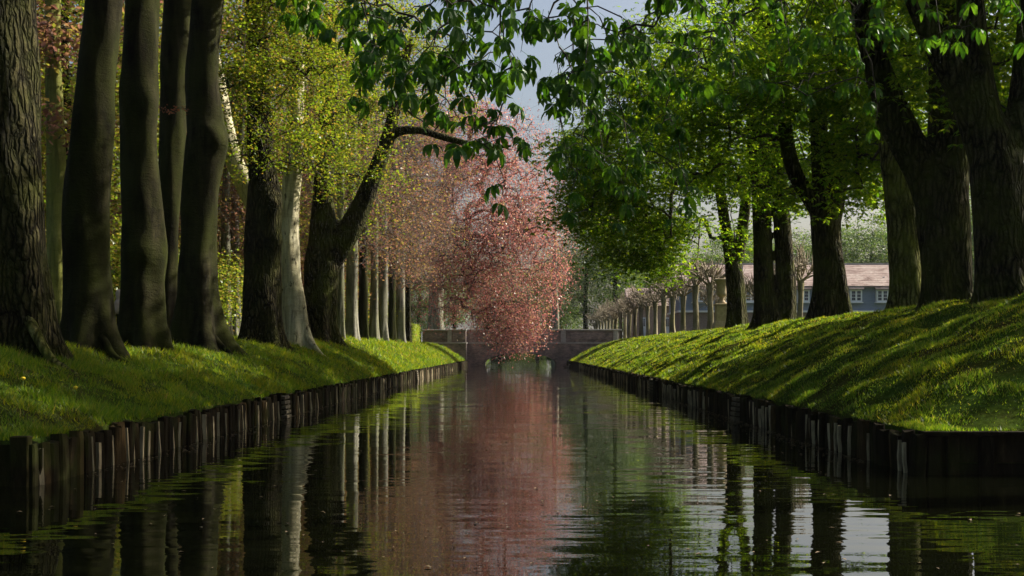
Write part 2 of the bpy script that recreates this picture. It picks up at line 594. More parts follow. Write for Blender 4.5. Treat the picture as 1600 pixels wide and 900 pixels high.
def tube(P, r, sides, lump=None, cap=True, phase=0.0):
    k = len(P)
    T = np.gradient(P, axis=0)
    T = unit(T)
    ref = np.tile(np.array([1.0, 0.0, 0.0]), (k, 1))
    bad = np.abs(T[:, 0]) > 0.9
    if bad.mean() > 0.4:
        ref[:] = (0, 1.0, 0)
    u = unit(ref - T * np.sum(ref * T, 1, keepdims=True))
    v = np.cross(T, u)
    th = np.arange(sides) / sides * 2 * np.pi + phase
    rr = r[:, None] * np.ones((1, sides))
    if lump is not None:
        rr = rr * lump(P, th)
    X = P[:, None, :] + rr[..., None] * (np.cos(th)[None, :, None] * u[:, None, :] + np.sin(th)[None, :, None] * v[:, None, :])
    X = X.reshape(-1, 3)
    i = np.arange(k - 1)[:, None] * sides
    j = np.arange(sides)[None, :]
    j2 = (j + 1) % sides
    f = np.stack([i + j, i + j2, i + sides + j2, i + sides + j], -1).reshape(-1, 4)
    return X, f


class Bag:
    def __init__(self):
        self.v = []; self.f = []; self.n = 0

    def add(self, v, f):
        self.v.append(v); self.f.append(f + self.n); self.n += len(v)

    def arrays(self):
        return np.concatenate(self.v), np.concatenate(self.f)


# ------------------------------------------------------------------ tree growing
def grow(stems, tips, rg, seg=0.6, attach_z=3.0, lift=0.10, wiggle=0.10, r_tip=0.010, r_pow=0.42, hang=False):
    """join every tip to the nearest wood that is already there; returns chains of (points, radii)"""
    pts, rad = [], []
    for P, r in stems:
        Q, q = resample(P, r, 0.5)
        k = Q[:, 2] > attach_z
        pts.append(Q[k]); rad.append(q[k])
    base = np.concatenate(pts); brad = np.concatenate(rad)
    cap_n = len(base) + len(tips) * 40
    A = np.empty((cap_n, 3)); par = np.full(cap_n, -1, dtype=int); cnt = np.zeros(cap_n)
    nb = len(base)
    A[:nb] = base
    k = nb
    d0 = np.min(np.linalg.norm(tips[:, None, :] - base[None, ::2, :], axis=2), axis=1)
    chains = []
    for t in tips[np.argsort(d0)]:
        D = A[:k] - t
        dist = np.sqrt((D * D).sum(1))
        cost = dist + (np.maximum(0, -D[:, 2] + 0.15 * dist) * 1.2 if hang else np.maximum(0, D[:, 2]) * 0.35)
        a = int(np.argmin(cost))
        L = dist[a]
        ns_ = min(38, max(2, int(np.ceil(L / seg))))
        s = np.linspace(0, 1, ns_ + 1)[1:, None]
        path = A[a] + (t - A[a]) * s
        path[:, 2] += (np.sin(s[:, 0] * np.pi) * L * lift)
        if ns_ > 2:
            path[:-1] += rg.normal(size=(ns_ - 1, 3)) * wiggle * min(1.0, L / 2)
        A[k:k + ns_] = path
        par[k] = a
        par[k + 1:k + ns_] = np.arange(k, k + ns_ - 1)
        chains.append((a, k, k + ns_))
        k += ns_
    cnt[:k] = 0
    cnt[[c_[2] - 1 for c_ in chains]] = 1
    for i in range(k - 1, nb - 1, -1):
        cnt[par[i]] += cnt[i]
    r_all = r_tip * np.maximum(cnt[:k], 0.5) ** r_pow
    r_all[:nb] = brad
    res = []
    for a, s, e in chains:
        P = np.concatenate([A[a:a + 1], A[s:e]])
        r = np.concatenate([[min(r_all[a], r_all[s] * 1.25)], r_all[s:e]])
        r[-1] *= 0.55
        res.append((P, r))
    return res


def branch_mesh(chains, twigs=0, rg=rng, twig_len=0.6, twig_r=0.006):
    b = Bag()
    for P, r in chains:
        sides = 6 if r[0] > 0.05 else (4 if r[0] > 0.02 else 3)
        b.add(*tube(P, r, sides))
        if twigs:
            for _ in range(twigs):
                i = rg.integers(max(1, len(P) // 2), len(P))
                d = unit((P[-1] - P[max(0, len(P) - 3)])[None])[0] + rg.normal(size=3) * 0.7
                q = P[i] + np.outer(np.linspace(0, 1, 3), d * twig_len * rg.uniform(0.5, 1.2))
                q[1:] += rg.normal(size=(2, 3)) * 0.05
                b.add(*tube(q, np.array([twig_r, twig_r * 0.8, twig_r * 0.4]), 3))
    return b.arrays()


def ell_points(c, rad, n_, rg, inner=0.25, zmin=None, clump=0):
    m_ = n_ if not clump else max(1, n_ // clump)
    u = unit(rg.normal(size=(m_, 3)))
    q = rg.uniform(inner ** 3, 1, m_)[:, None] ** (1 / 3)
    p_ = np.asarray(c) + u * q * np.asarray(rad)
    if clump:
        sp = 0.13 * float(np.mean(rad)) + 0.25
        p_ = np.concatenate([p_ + rg.normal(size=p_.shape) * np.array([sp, sp, sp * 0.5]) for _ in range(clump)])
    if zmin is not None:
        p_ = p_[p_[:, 2] > zmin]
    return p_


def flare_lump(zb, seed, lobes=5, flare=0.55, h=0.45, lumps=0.05):
    rg = np.random.default_rng(seed)
    ph = rg.uniform(0, 6.28, 8)
    lo = rg.integers(3, 7)

    def fn(P, th):
        z = (P[:, 2] - zb)[:, None]
        t = th[None, :]
        fl = flare * np.exp(-np.maximum(z, -0.3) / h) * (0.55 + 0.45 * np.cos(lobes * t + ph[0] + 0.6 * np.sin(2 * t + ph[1])))
        fl = fl + 0.14 * np.exp(-np.maximum(z, -0.3) / (h * 3.2)) * np.cos(lobes * t + ph[0])
        lu = lumps * (np.sin(2 * t + 0.9 * z + ph[2]) + 0.7 * np.sin(3 * t - 1.3 * z + ph[3]) + 0.5 * np.sin(lo * t + 2.3 * z + ph[4]) + 0.35 * np.sin(7 * t + 0.7 * z + ph[5]) * np.sin(2.9 * z + ph[6]))
        return 1 + fl + lu
    return fn


def px_stem(Y, pts, dy=None):
    """stem given by (px, py, half width px[, extra depth])"""
    P, r = [], []
    for q in pts:
        yy = Y + (q[3] if len(q) > 3 else 0.0)
        P.append(W(q[0], q[1], yy)); r.append(q[2] / F * yy)
    return np.array(P), np.array(r)


def extend_up(P, r, z_top, drift=(0, 0), r_end=0.10, k=3):
    p0 = P[-1]
    for i in range(1, k + 1):
        t = i / k
        q = np.array([p0[0] + drift[0] * t, p0[1] + drift[1] * t, p0[2] + (z_top - p0[2]) * t])
        P = np.vstack([P, q]); r = np.append(r, r[len(r) - i] * (1 - t) + r_end * t if False else r[-1] + (r_end - r[-1]) * (1 / (k - i + 1)))
    return P, r


def make_trunk(root, base, stems, bark, seed, sides=28, step=0.16, remesh=0.0, flare=0.55, fh=0.45, lumps=0.05, lobes=5, burls=()):
    b = Bag()
    zb = base[2]
    for i, (P, r) in enumerate(stems):
        P = np.array(P); r = np.array(r)
        if i == 0:
            P = np.vstack([P[0] + (P[0] - P[1]) * 0 - np.array([0, 0, 0.5]), P])
            r = np.concatenate([[r[0]], r])
        Q, q = resample(P, r, step)
        lf = flare_lump(zb, seed + i, lobes, flare if i == 0 else 0.0, fh, lumps)
        v, f = tube(Q, q, sides if i == 0 else max(12, sides - 8), lf)
        k = len(v)
        ns_ = sides if i == 0 else max(12, sides - 8)
        c0 = Q[0][None]; c1 = Q[-1][None]
        v = np.vstack([v, c0, c1])
        cap = [[(j + 1) % ns_, j, k, k] for j in range(ns_)] + [[k - ns_ + j, k - ns_ + (j + 1) % ns_, k + 1, k + 1] for j in range(ns_)]
        b.add(v - base, f)
        # caps as triangles go in their own list
        tri = np.array([[c_[0], c_[1], c_[2]] for c_ in cap]) + (b.n - k - 2)
        caps.append(tri)
    v, f = b.arrays()
    axis = stems[0][0]
    for bp, br_, am in burls:
        bp = np.asarray(bp) - base
        ax_ = np.array([np.interp(bp[2], axis[:, 2] - base[2], axis[:, 0] - base[0]), np.interp(bp[2], axis[:, 2] - base[2], axis[:, 1] - base[1]), bp[2]])
        d_ = v - bp
        wgt = np.exp(-(d_ ** 2).sum(1) / br_ ** 2)
        dr_ = unit((v - ax_) * np.array([1, 1, 0.3]))
        v = v + dr_ * (wgt * am)[:, None]
    t = np.concatenate(caps); caps.clear()
    o = np_obj('trunk', v, [f, t], bark, root, smooth=True)
    if remesh > 0:
        md = o.modifiers.new('remesh', 'REMESH'); md.mode = 'VOXEL'; md.voxel_size = remesh; md.use_smooth_shade = True
        sm = o.modifiers.new('smooth', 'SMOOTH'); sm.iterations = 5; sm.factor = 0.5
    return o


caps = []


def make_tree(name, label, base, stems, tips, bark, twigmat, leafmat, leaves, seed, cat='tree', group=None, trunk_kw={}, grow_kw={}, twigs=0, twig_len=0.6):
    rg = np.random.default_rng(seed)
    base = np.array(base, float)
    root = thing(name, label, cat, base, group=group)
    make_trunk(root, base, stems, bark, seed, **trunk_kw)
    ch = grow(stems, tips, rg, **grow_kw)
    v, f = branch_mesh(ch, twigs, rg, twig_len)
    np_obj('branches', v - base, f, twigmat, root, smooth=True)['kind'] = 'stuff'
    if leaves is not None:
        v, f = leaves(tips, rg)
        np_obj('crown', v - base, f, leafmat, root)
    return root


def compound_fn(per, spread, size, leaflets=5):
    return lambda tips, rg: scatter_compound(tips, per, spread, size, leaflets, rg=rg)


def simple_fn(per, spread, size, **kw):
    return lambda tips, rg: scatter_leaves(tips, per, spread, size, rg=rg, **kw)


# ================================================================== BRIDGE
M['stone_cap'] = plain_noise('stone_cap', (0.30, 0.285, 0.26), (0.50, 0.475, 0.44), 3.0)
m, n, out = new_mat('brick_wall')
g = N(n, 'ShaderNodeNewGeometry')
tc = N(n, 'ShaderNodeSeparateXYZ')
n.links.new(g.outputs['Position'], tc.inputs[0])
ax = N(n, 'ShaderNodeMath', operation='ADD')
n.links.new(tc.outputs['X'], ax.inputs[0]); n.links.new(tc.outputs['Y'], ax.inputs[1])
cb = N(n, 'ShaderNodeCombineXYZ')
n.links.new(ax.outputs[0], cb.inputs['X']); n.links.new(tc.outputs['Z'], cb.inputs['Y'])
bt = N(n, 'ShaderNodeTexBrick')
bt.inputs['Scale'].default_value = 1.0
bt.inputs['Brick Width'].default_value = 0.26
bt.inputs['Row Height'].default_value = 0.085
bt.inputs['Mortar Size'].default_value = 0.008
bt.inputs['Color1'].default_value = (0.34, 0.26, 0.235, 1)
bt.inputs['Color2'].default_value = (0.20, 0.165, 0.155, 1)
bt.inputs['Mortar'].default_value = (0.34, 0.33, 0.32, 1)
n.links.new(cb.outputs[0], bt.inputs['Vector'])
nz_ = noise(n, g.outputs['Position'], 0.9, 6, 0.7)
c = mixc(n, 0.8, bt.outputs['Color'], ramp(n, nz_.outputs['Fac'], [(0.35, (0.35, 0.36, 0.36)), (0.65, (1.3, 1.2, 1.15))]).outputs['Color'], 'MULTIPLY')
principled(n, out, c, 0.9, bumped(n, bt.outputs['Fac'], 0.4, -0.01), 0.15)
M['brick'] = m

BY = 130.0
br = thing('bridge', 'low brick bridge with one flat arch closing the far end of the canal', 'bridge', (0, BY, 0))


def arch_wall(name, x0, x1, z1, y0, y1, ac, aw, ah, mat, parent):
    """wall with an elliptical arch opening"""
    bm = bmesh.new()
    xs = [ac - aw * math.cos(math.pi * k / 28) for k in range(29)]
    prof = [(x, max(0.0, ah * math.sqrt(max(0, 1 - ((x - ac) / aw) ** 2)))) for x in xs]
    cols = [(x0, -1.2, z1)] + [(ac - aw - 0.001, -1.2, z1)] + [(x, max(z, 0) + 0.12, z1) for x, z in prof] + [(ac + aw + 0.001, -1.2, z1)] + [(x1, -1.2, z1)]
    rows = []
    for x, zb, zt in cols:
        rows.append([bm.verts.new((x, y, z)) for y in (y0, y1) for z in (zb, zt)])
    for a, b in zip(rows[:-1], rows[1:]):
        bm.faces.new((a[0], b[0], b[1], a[1]))
        bm.faces.new((b[2], a[2], a[3], b[3]))
        bm.faces.new((a[1], b[1], b[3], a[3]))
        bm.faces.new((a[2], b[2], b[0], a[0]))
    bm.faces.new((rows[0][0], rows[0][1], rows[0][3], rows[0][2]))
    bm.faces.new((rows[-1][1], rows[-1][0], rows[-1][2], rows[-1][3]))
    return bm_obj(name, bm, mat, parent)


AC, AW, AH = 0.0, 3.7, 1.15
arch_wall('arch_wall', -5.5, 10.2, 2.22, 0.6, 6.5, AC, AW, AH, M['brick'], br)
# ring of arch stones
for k in range(30):
    a0 = math.pi * (k + 0.05) / 30
    a1 = math.pi * (k + 0.95) / 30
    bm = bmesh.new()
    q = []
    for y in (0.50, 0.72):
        for a, s in ((a0, 0), (a1, 0), (a1, 1), (a0, 1)):
            rx, rz = AW + s * 0.42, AH + s * 0.42
            q.append(bm.verts.new((AC - rx * math.cos(a), y, 0.12 + rz * math.sin(a))))
    for f in ((0, 1, 2, 3), (7, 6, 5, 4), (0, 4, 5, 1), (1, 5, 6, 2), (2, 6, 7, 3), (3, 7, 4, 0)):
        bm.faces.new([q[i] for i in f])
    bmesh.ops.recalc_face_normals(bm, faces=bm.faces)
    bm_obj('arch_stone', bm, M['brick'], br)
# string course, parapets, coping, pillars
box_obj('string_course', (-5.48, 10.22, 0.48, 0.75, 2.22, 2.36), M['stone_cap'], br)
box_obj('parapet', (-5.48, 10.2, 0.66, 1.0, 2.36, 3.55), M['brick'], br)
for xa, xb in ((-5.2, -0.3), (0.2, 4.1), (5.1, 9.4)):
    box_obj('panel', (xa, xb, 0.60, 0.70, 2.62, 3.28), M['brick'], br, 0.02)
for xa in (-0.2, 4.35, 9.7):
    box_obj('pillar', (xa - 0.22, xa + 0.28, 0.54, 1.06, 2.36, 3.56), M['stone_cap'], br, 0.02)
for k in range(8):
    x0 = -5.5 + k * 1.98
    box_obj('coping_stone', (x0, x0 + 1.965, 0.5, 1.12, 3.56, 3.70), M['stone_cap'], br, 0.02)
box_obj('parapet', (-9.9, 10.2, 5.9, 6.3, 2.2, 3.5), M['brick'], br)
# left wing, standing forward of the arch
box_obj('wing_wall', (-9.9, -5.45, -0.9, 6.4, -1.0, 2.20), M['brick'], br)
box_obj('wing_ledge', (-9.95, -5.38, -1.0, 0.3, 2.20, 2.34), M['stone_cap'], br, 0.02)
box_obj('parapet', (-9.88, -5.50, -0.82, -0.45, 2.34, 3.52), M['brick'], br)
box_obj('parapet', (-5.86, -5.52, -0.44, 0.64, 2.34, 3.51), M['brick'], br)
for xa, xb in ((-9.6, -7.5), (-6.85, -5.7)):
    box_obj('panel', (xa, xb, -0.88, -0.80, 2.65, 3.25), M['brick'], br, 0.02)
box_obj('pillar', (-7.35, -6.95, -0.94, -0.42, 2.34, 3.53), M['stone_cap'], br, 0.02)
for k in range(2):
    x0 = -9.92 + k * 2.25
    box_obj('coping_stone', (x0, x0 + 2.235, -0.98, -0.36, 3.53, 3.66), M['stone_cap'], br, 0.02)
box_obj('deck', (-9.7, 10.0, 1.02, 5.88, 2.221, 2.5), M['stone_cap'], br)

# ================================================================== HOUSE beyond the right bank
HY = 112.0
hk = HY / F


def hx(px):
    return (px - CX) * hk


def hz(py):
    return CAMZ + (CY - py) * hk


m, n, out = new_mat('roof_tiles')
g = N(n, 'ShaderNodeNewGeometry')
a_ = noise(n, mapping(n, g.outputs['Position'], (0.6, 1, 1.2)), 1.2, 6, 0.7, 0.6)
b_ = noise(n, mapping(n, g.outputs['Position'], (1, 1, 3)), 6, 4, 0.6)
c = ramp(n, a_.outputs['Fac'], [(0.34, (0.15, 0.10, 0.085)), (0.48, (0.30, 0.225, 0.20)), (0.66, (0.42, 0.35, 0.31))]).outputs['Color']
c = mixc(n, 0.7, c, ramp(n, b_.outputs['Fac'], [(0.3, (0.55,) * 3), (0.7, (1.3,) * 3)]).outputs['Color'], 'MULTIPLY')
sp = N(n, 'ShaderNodeSeparateXYZ'); n.links.new(g.outputs['Position'], sp.inputs[0])
wv = N(n, 'ShaderNodeMath', operation='SINE')
ml = N(n, 'ShaderNodeMath', operation='MULTIPLY'); ml.inputs[1].default_value = 36
n.links.new(sp.outputs['Z'], ml.inputs[0]); n.links.new(ml.outputs[0], wv.inputs[0])
principled(n, out, c, 0.9, bumped(n, wv.outputs[0], 0.5, 0.02), 0.1)
M['roof'] = m
M['slate'] = plain_noise('slate', (0.17, 0.205, 0.30), (0.27, 0.315, 0.42), 5.0, 0.7, 0.3, 0.02, (0.4, 1, 4))
M['white'] = plain_noise('white_paint', (0.68, 0.69, 0.72), (0.80, 0.80, 0.82), 2.0, 0.6, 0.05)
m, n, out = new_mat('pane_glass')
pp = principled(n, out, (0.05, 0.06, 0.09), 0.08, None, 0.8)
M['glass'] = m
M['pink_brick'] = plain_noise('pink_brick', (0.19, 0.14, 0.125), (0.30, 0.24, 0.215), 4.0, 0.9, 0.2, 0.02, (1, 1, 3))

x0, x1 = hx(1062), hx(1475)
hs = thing('house', 'long low house with slate blue upper storey and mottled pinkish tile roof', 'house', ((x0 + x1) / 2, HY, 2.2))
OX = (x0 + x1) / 2


def hbox(name, xa, xb, ya, yb, za, zb, mat, parent=None, bevel=0.0):
    return box_obj(name, (xa - OX, xb - OX, ya, yb, za - 2.2, zb - 2.2), mat, parent or hs, bevel)


z_led, z_eave, z_ridge = hz(488), hz(447), hz(408)
hbox('wall', x0, x1, 0.25, 8.0, 1.6, z_led, M['pink_brick'])
hbox('ledge', x0 - 0.15, x1 + 0.15, -0.05, 8.2, z_led, z_led + 0.16, M['white'])
hbox('slate_storey', x0, x1, 0.22, 7.9, z_led + 0.16, z_eave + 0.1, M['slate'])
bm = bmesh.new()      # roof: gable running along the front
prof = [(-0.25, z_eave - 0.12), (-0.25, z_eave + 0.02), (3.9, z_ridge), (4.3, z_ridge), (8.4, z_eave + 0.02), (8.4, z_eave - 0.12)]
ra = [bm.verts.new((x0 - 0.3 - OX, y, z - 2.2)) for y, z in prof]
rb = [bm.verts.new((x1 + 0.3 - OX, y, z - 2.2)) for y, z in prof]
for i in range(len(prof)):
    j = (i + 1) % len(prof)
    bm.faces.new((ra[i], rb[i], rb[j], ra[j]))
bm.faces.new(list(reversed(ra))); bm.faces.new(rb)
bmesh.ops.recalc_face_normals(bm, faces=bm.faces)
roof = bm_obj('roof', bm, M['roof'], hs)
hbox('ridge_cap', x0 - 0.3, x1 + 0.3, 3.85, 4.35, z_ridge - 0.02, z_ridge + 0.1, M['stone_cap'], roof)
for pxc in (1091, 1132, 1173, 1214, 1255, 1296, 1337, 1378, 1419, 1455):
    xc = hx(pxc)
    wz0, wz1 = hz(472), hz(453)
    wn = hbox('window', xc - 0.52, xc + 0.52, -0.20, 0.30, wz0, wz1, M['white'])
    for s in (-1, 1):
        for q in range(3):
            zz = wz0 + 0.14 + q * (wz1 - wz0 - 0.2) / 3
            for tt in (0, 1):
                xa = xc + s * 0.235 - 0.15 + tt * 0.155
                hbox('pane', xa, xa + 0.145, -0.212, -0.19, zz, zz + (wz1 - wz0 - 0.2) / 3 - 0.045, M['glass'], wn)
    hbox('sill', xc - 0.6, xc + 0.6, -0.32, 0.28, wz0 - 0.09, wz0, M['white'], wn)
    bm = bmesh.new()
    add_box(bm, xc - 0.66 - OX, xc + 0.66 - OX, -0.42, 0.6, wz1 - 2.2, wz1 + 0.12 - 2.2)
    bm.verts.ensure_lookup_table()
    for v_ in bm.verts:
        if v_.co.y > 0:
            v_.co.z += 0.55
    bm_obj('dormer_roof', bm, M['roof'], wn)
for pxc in (1325, 1388):
    hbox('roof_vent', hx(pxc) - 0.08, hx(pxc) + 0.08, 1.3, 1.6, hz(436), hz(431), M['slate'], roof)
ch = hbox('chimney', hx(1159), hx(1167), 2.0, 2.5, hz(440), hz(404), M['slate'], roof)

# low wing of the same estate further left, behind the pollards
wg = thing('outbuilding', 'low pink walled outbuilding with pale blue doors behind the pollarded trees', 'building', (hx(1040) * 1.2, HY + 24, 2.0))
WY = HY + 24
wk = WY / F
ox = hx(1040) * 1.2


def wbox(name, pa, pb, ya, yb, za, zb, mat, parent=None):
    return box_obj(name, ((pa - CX) * wk - ox, (pb - CX) * wk - ox, ya, yb, CAMZ + (CY - za) * wk - 2.0, CAMZ + (CY - zb) * wk - 2.0), mat, parent or wg)


wbox('wall', 985, 1115, 0.2, 6, 535, 478, M['pink_brick'])
bm = bmesh.new()
pr = [(-0.3, 478), (2.8, 448), (6.3, 478)]
va = [bm.verts.new(((980 - CX) * wk - ox, y, CAMZ + (CY - z) * wk - 2.0)) for y, z in pr]
vb = [bm.verts.new(((1120 - CX) * wk - ox, y, CAMZ + (CY - z) * wk - 2.0)) for y, z in pr]
for i in range(3):
    j = (i + 1) % 3
    bm.faces.new((va[i], vb[i], vb[j], va[j]))
bm.faces.new(list(reversed(va))); bm.faces.new(vb)
bmesh.ops.recalc_face_normals(bm, faces=bm.faces)
bm_obj('roof', bm, M['roof'], wg)
M['blue_door'] = plain_noise('blue_door', (0.36, 0.42, 0.50), (0.50, 0.56, 0.62), 2.0, 0.6, 0.05)
for pc in (1005, 1043.5, 1077):
    d_ = wbox('door', pc - 4.5, pc + 4.5, 0.08, 0.3, 532, 496, M['blue_door'])
    wbox('pane', pc - 3.2, pc - 0.4, 0.06, 0.1, 510, 498, M['glass'], d_)
    wbox('pane', pc + 0.4, pc + 3.2, 0.06, 0.1, 510, 498, M['glass'], d_)
wbox('window', 1073, 1077, 0.05, 0.3, 492, 483, M['white'])

# ================================================================== stone urn on pedestal
M['urn_stone'] = plain_noise('urn_stone', (0.26, 0.20, 0.12), (0.46, 0.37, 0.25), 6.0, 0.9, 0.4, 0.03)
UY = 66.0
ub = W(1128, 508, UY)
ub[2] = gz(ub[0], UY) - 0.02
uk = UY / F
un = thing('garden_urn', 'carved sandstone urn on a square pedestal at the top of the right bank', 'urn', ub)
bm = bmesh.new()
add_box(bm, -0.46, 0.46, -0.46, 0.46, 0.0, 0.16)
bm_obj('plinth', bm, M['urn_stone'], un, bevel=0.03)
bm = bmesh.new()
lathe(bm, [(0.62, 0.16), (0.60, 0.24), (0.53, 0.34), (0.47, 0.42)], 4)
bmesh.ops.rotate(bm, verts=bm.verts, cent=(0, 0, 0), matrix=__import__('mathutils').Matrix.Rotation(R(45), 3, 'Z'))
bm_obj('pedestal_foot', bm, M['urn_stone'], un)
bm = bmesh.new()
add_box(bm, -0.33, 0.33, -0.33, 0.33, 0.42, 1.20)
bm_obj('pedestal', bm, M['urn_stone'], un, bevel=0.02)
bm = bmesh.new()
add_box(bm, -0.39, 0.39, -0.39, 0.39, 1.20, 1.30)
bm_obj('pedestal_cap', bm, M['urn_stone'], un, bevel=0.025)
bm = bmesh.new()
lathe(bm, [(0.24, 1.30), (0.25, 1.35), (0.16, 1.42), (0.11, 1.52), (0.14, 1.58), (0.12, 1.62), (0.24, 1.70), (0.30, 1.80), (0.27, 1.90), (0.28, 2.2), (0.33, 2.42), (0.41, 2.50), (0.42, 2.56), (0.36, 2.58), (0.30, 2.52), (0.1, 2.45)], 28)
bm_obj('urn', bm, M['urn_stone'], un, smooth=True)

# pinkish stone figure half hidden between two trunks on the left
M['pink_stone'] = plain_noise('pink_stone', (0.30, 0.22, 0.20), (0.46, 0.36, 0.34), 6.0, 0.9, 0.4, 0.03)
sp_ = W(187, 545, 40.0)
sp_[2] = gz(sp_[0], 40.0)
st = thing('stone_sculpture', 'small weathered pinkish stone sculpture half hidden between two dark trunks', 'sculpture', sp_)
bm = bmesh.new()
lathe(bm, [(0.16, 0.0), (0.16, 0.12), (0.10, 0.2), (0.085, 0.75), (0.12, 0.82)], 10)
bm_obj('post', bm, M['bark_dark'], st)
bm = bmesh.new()
lathe(bm, [(0.12, 0.82), (0.20, 0.90), (0.22, 1.05), (0.15, 1.22), (0.09, 1.30), (0.11, 1.36), (0.13, 1.46), (0.11, 1.55), (0.05, 1.60)], 14)
for v_ in bm.verts:
    v_.co.x += -0.10 * max(0, (1.2 - v_.co.z)) * 1.5
bm_obj('figure', bm, M['pink_stone'], st, smooth=True)

# clipped hedge left of the bridge
hb = np.array([-10.95, 124.0, 0.0]); hb[2] = gz(hb[0], hb[1])
hd = thing('clipped_hedge', 'bright yellow green clipped hedge at the left end of the bridge', 'hedge', hb)
hn = 9000
u_ = rng.uniform(-1, 1, (hn, 3)); k_ = np.argmax(np.abs(u_), 1)
u_[np.arange(hn), k_] = np.sign(u_[np.arange(hn), k_]) * rng.uniform(0.9, 1.0, hn)
hc = u_ * np.array([0.9, 5.0, 0.95]) + np.array([0, 0, 0.95])
v, f = scatter_leaves(hc, 1, 0.02, 0.13)
np_obj('foliage', v, f, M['leaf_hedge'], hd)
box_obj('core', (-0.78, 0.78, -4.8, 4.8, -0.1, 1.75), M['turf'], hd)

# ================================================================== timber revetments
m, n, out = new_mat('wet_timber')
g = N(n, 'ShaderNodeNewGeometry')
oi = N(n, 'ShaderNodeObjectInfo')
x = noise(n, mapping(n, g.outputs['Position'], (1, 1, 0.2)), 14, 5, 0.65)
c = ramp(n, x.outputs['Fac'], [(0.3, (0.006, 0.0042, 0.002)), (0.6, (0.020, 0.0145, 0.0075)), (0.8, (0.06, 0.046, 0.025))]).outputs['Color']
c = mixc(n, 0.8, c, ramp(n, oi.outputs['Random'], [(0, (0.45, 0.45, 0.42)), (0.8, (1.1, 1.05, 0.95)), (1, (3.2, 2.8, 2.2))]).outputs['Color'], 'MULTIPLY')
mo = noise(n, g.outputs['Position'], 1.6, 4)
mf = ramp(n, mo.outputs['Fac'], [(0.5, (0, 0, 0)), (0.7, (0.6,) * 3)]).outputs['Color']
c = mixc(n, mf, c, (0.025, 0.032, 0.006))
principled(n, out, c, 0.92, bumped(n, x.outputs['Fac'], 0.7, 0.03), 0.05)
M['timber'] = m


def pile_mesh(seed):
    rg = np.random.default_rng(seed)
    bm = bmesh.new()
    hx_, hy_ = 0.065, 0.125            # thickness across, width along the bank
    c_ = 0.022
    out_ = [(-hx_ + c_, -hy_), (hx_ - c_, -hy_), (hx_, -hy_ + c_), (hx_, hy_ - c_), (hx_ - c_, hy_), (-hx_ + c_, hy_), (-hx_, hy_ - c_), (-hx_, -hy_ + c_)]
    k = len(out_)
    rings = []
    for z, s_ in ((-0.75, 1.0), (0.02, 1.0), (0.42, 0.98), (0.50, 0.90)):
        dz = [rg.uniform(-.025, .02) if z > 0.3 else 0 for _ in range(k)]
        rings.append([bm.verts.new((x_ * s_ * (1 + rg.uniform(-.08, .08)), y_ * s_ * (1 + rg.uniform(-.05, .05)), z + dz[i])) for i, (x_, y_) in enumerate(out_)])
    for a, b in zip(rings[:-1], rings[1:]):
        for i in range(k):
            bm.faces.new((a[i], a[(i + 1) % k], b[(i + 1) % k], b[i]))
    bm.faces.new(rings[-1])
    me = bpy.data.meshes.new('pile')
    bm.to_mesh(me); bm.free()
    me.materials.append(M['timber'])
    return me


pile_meshes = [pile_mesh(s) for s in range(8)]
M['lit_edge'] = plain_noise('lit_edge', (0.12, 0.095, 0.05), (0.48, 0.39, 0.24), 9, 0.8, 0.4, 0.01, (1, 1, 0.3))  # light on the pile edges, put into a pale colour
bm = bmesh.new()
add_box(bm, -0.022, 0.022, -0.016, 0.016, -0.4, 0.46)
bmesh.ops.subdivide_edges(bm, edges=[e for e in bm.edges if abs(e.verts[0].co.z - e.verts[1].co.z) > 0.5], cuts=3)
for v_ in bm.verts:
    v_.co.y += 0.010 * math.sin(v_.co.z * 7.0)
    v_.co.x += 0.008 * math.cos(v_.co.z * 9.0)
lit_edge_strip_me = bpy.data.meshes.new('lit_edge_strip')
bm.to_mesh(lit_edge_strip_me); bm.free()
lit_edge_strip_me.materials.append(M['lit_edge'])


